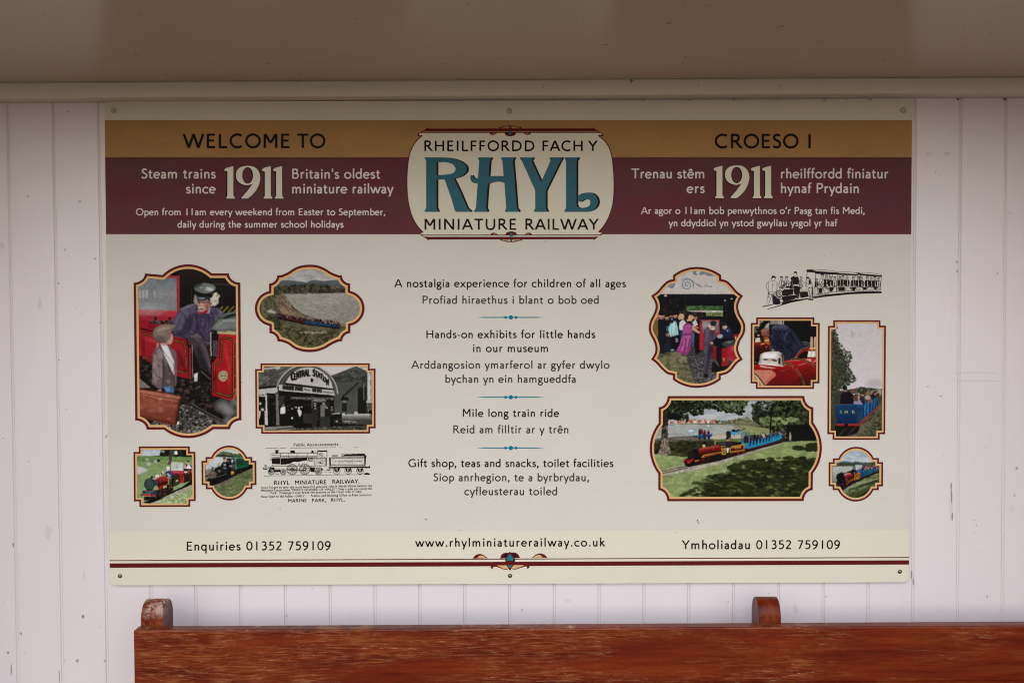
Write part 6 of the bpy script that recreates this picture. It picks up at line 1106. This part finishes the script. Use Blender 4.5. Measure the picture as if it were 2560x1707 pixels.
    s.build('engraving', M_SHADE, SIGN)['label'] = 'black line drawing of a miniature train full of passengers'
def ink_loco():
    z = Z(645, 1095, 945, 2352); s = Sheet(3); rng = random.Random(9)
    def Ln(w, q, sm=False):
        q = pts(q) if isinstance(q, str) else q
        s.ribbon(z.all(spline(q, 4) if sm else q), w*z.k)
    def Po(q): s.poly(z.all(pts(q)))
    def Ci(x, y, r, w, n=26): s.ribbon(z.all([(x+r*math.cos(2*math.pi*k/n), y+r*math.sin(2*math.pi*k/n)) for k in range(n)]), w*z.k, closed=True)
    for q in ('140 198 290 190 400 192', '430 190 550 188', '635 190 1380 182', '1400 182 1530 180', '1600 180 1640 180', '1880 180 1970 178'): Ln(7, q)
    Ln(9, '265 300 440 292 960 288 1180 290'); Ln(8, '255 300 255 365 440 370'); Ln(7, '270 330 440 335', True); Ln(8, '440 350 960 350 1160 350'); Ln(6, '450 365 1160 372')
    Po('330 232 408 230 404 250 396 262 400 296 340 296 346 262 336 250'); s.n += 1; Po('640 296 632 250 660 236 700 236 722 252 735 296'); Po('1045 238 1090 240 1086 262 1105 292 1035 292 1052 264')
    Po('270 390 440 384 440 502 275 500'); Po('448 388 965 376 965 430 800 460 700 460 600 505 448 508'); Ln(8, '965 300 965 460')
    for x in (440, 605, 765): Ln(8, [(x, 292), (x, 385)])
    for k in range(60):
        x = rng.uniform(980, 1080); y = rng.uniform(380, 450); Ln(6, [(x, y), (x+rng.uniform(8, 26), y+rng.uniform(-4, 6))])
    Ln(9, '975 385 1080 385'); Po('1165 240 1355 236 1362 262 1170 268'); Ln(9, '1175 215 1175 260'); Ln(8, '1165 268 1160 380'); Ln(10, '1352 262 1352 380'); Ln(6, '1260 290 1265 345 1320 375'); Ln(6, '1100 262 1165 262')
    for k in range(40):
        x = rng.uniform(1180, 1250); y = rng.uniform(285, 370); Ln(5, [(x, y), (x+14, y+rng.uniform(-4, 4))])
    Ln(10, '1085 388 1350 388'); Ln(9, '1100 395 1100 540'); Ln(8, '1330 395 1330 540'); Ln(10, '1345 388 1340 545'); Ln(9, '1100 540 1345 540'); Ln(7, '1180 450 1180 490 1258 490 1258 450')
    for k in range(110):
        x = rng.uniform(1110, 1325); y = rng.uniform(402, 532); Ln(5, [(x, y), (x+rng.uniform(5, 14), y+2)])
    Po('1210 458 1232 458 1230 485 1208 485')
    Ln(9, '160 580 260 560 300 545 560 548 1090 548 1130 580 1240 570'); Ln(9, '100 590 180 600 260 575 320 570'); Po('95 575 150 595 180 595 180 615 130 610 95 605'); Ln(12, '150 515 135 535 140 570 155 575 165 540 155 515'); Po('240 585 320 570 330 640 300 610 240 600'); Ln(7, '270 550 310 515 560 512', True); Ln(8, '240 390 232 430'); Ln(7, '250 395 268 440')
    Po('320 590 440 590 440 600 330 600'); Po('310 620 440 612 440 660 320 665'); Ln(8, '345 700 410 700'); Ln(6, '345 680 345 705')
    for x, y, r, n in ((260, 660, 58, 8), (495, 660, 56, 8), (670, 610, 105, 14), (915, 605, 105, 14), (1187, 645, 66, 10)):
        Ci(x, y, r, 9); Ci(x, y, r-14, 5); Ci(x, y, r*.18, 9, 12)
        for k in range(n):
            t = 2*math.pi*k/n+.2; Ln(9, [(x+r*.2*math.cos(t), y+r*.2*math.sin(t)), (x+(r-15)*math.cos(t), y+(r-15)*math.sin(t))])
    Ln(12, '550 595 905 632'); Ln(6, '560 612 900 645'); Po('1020 560 1115 575 1110 665 1030 655'); Po('790 510 830 500 800 540'); Po('1240 570 1290 625 1270 632 1240 600'); Po('215 600 250 590 250 640 220 670 205 650')
    Po('1395 375 1425 372 1430 545 1400 548'); Ln(9, '1425 375 2080 372'); Ln(8, '1440 390 2080 385'); Po('2080 310 2130 345 2118 380 2110 530 2085 530'); Po('1455 330 1565 330 1560 350 1455 352'); Po('1620 350 1720 315 1900 308 2080 300 2100 350 1700 352'); s.n += 1
    for k in range(70):
        x = rng.uniform(1640, 2090); y = rng.uniform(298, 330); Ln(7, [(x, y), (x+rng.uniform(6, 18), y+rng.uniform(-8, 8))])
    for k in range(150):
        x = rng.uniform(1435, 2080); y = rng.uniform(395, 520); Ln(4, [(x, y), (x+rng.uniform(5, 16), y+2)])
    for x in range(1500, 2030, 22): Ln(9, [(x, 466-(x-1500)*.02), (x+10, 448-(x-1500)*.02)])
    Ln(11, '1425 530 2110 525'); Ln(9, '1380 570 2110 560'); Po('1390 560 2110 545 2110 580 1390 590'); Po('2110 550 2160 560 2190 535 2200 560 2190 595 2160 580 2110 590'); Po('1340 610 1440 605 1440 620 1345 630'); Ln(9, '1390 590 1390 660 1440 660'); Ln(8, '1300 655 1360 655')
    for x in (1545, 1768, 2000):
        Ci(x, 635, 66, 9); Ci(x, 635, 30, 7, 16); Po('%d 590 %d 590 %d 650 %d 650' % (x-50, x-25, x-15, x-45)); Po('%d 590 %d 590 %d 650 %d 650' % (x+20, x+55, x+45, x+15)); Po('%d 600 %d 600 %d 660 %d 660' % (x-10, x+10, x+10, x-10))
    Ln(7, '115 740 250 735 700 728 1100 722'); Ln(9, '1120 718 1500 715 2190 708'); Po('2090 680 2150 675 2200 695 2180 718 2080 710')
    s.build('engraving', M_INK, SIGN)['label'] = 'black line drawing of a steam engine and tender'
    def T(st, u0, u1, v0, v1, cap, w, ser=False):
        (a, b), (c, d) = z((u0, v0)), z((u1, v1)); text(SIGN, st, a, c, b, cap*z.k, M_INK, w, d, serif=ser)
    T('Public Announcements.', 700, 1595, 155, 145, 56, 105, True)
    for st, a, b, v, c in (('RHYL', 320, 617, 911, 78), ('MINIATURE', 730, 1340, 903, 78), ('RAILWAY.', 1460, 1985, 888, 78), ('MARINE', 595, 955, 1253, 64), ('PARK,', 1060, 1335, 1248, 64), ('RHYL.', 1435, 1702, 1238, 64)): T(st, a, b, v, v-(b-a)*.014, c, 112)
    for st, a, b, v0, v1 in (('Dont Forget to take the most beautiful pleasure ride in North Wales behind the', 60, 2232, 988, 948), ('Miniature Locomotive, "PRINCE EDWARD OF WALES." Over a mile run round the', 60, 2232, 1042, 1004), ('Park.  Passengers may break the journey at the Foryd side of lake.', 250, 2035, 1092, 1060), ('Now Open to the Public—DAILY.', 60, 925, 1162, 1150), ('Station and Booking Office at Main Entrance.', 1040, 2235, 1146, 1126)):
        T(st, a, b, v0, v1, 42, 98, True)
ink_train(); ink_loco()
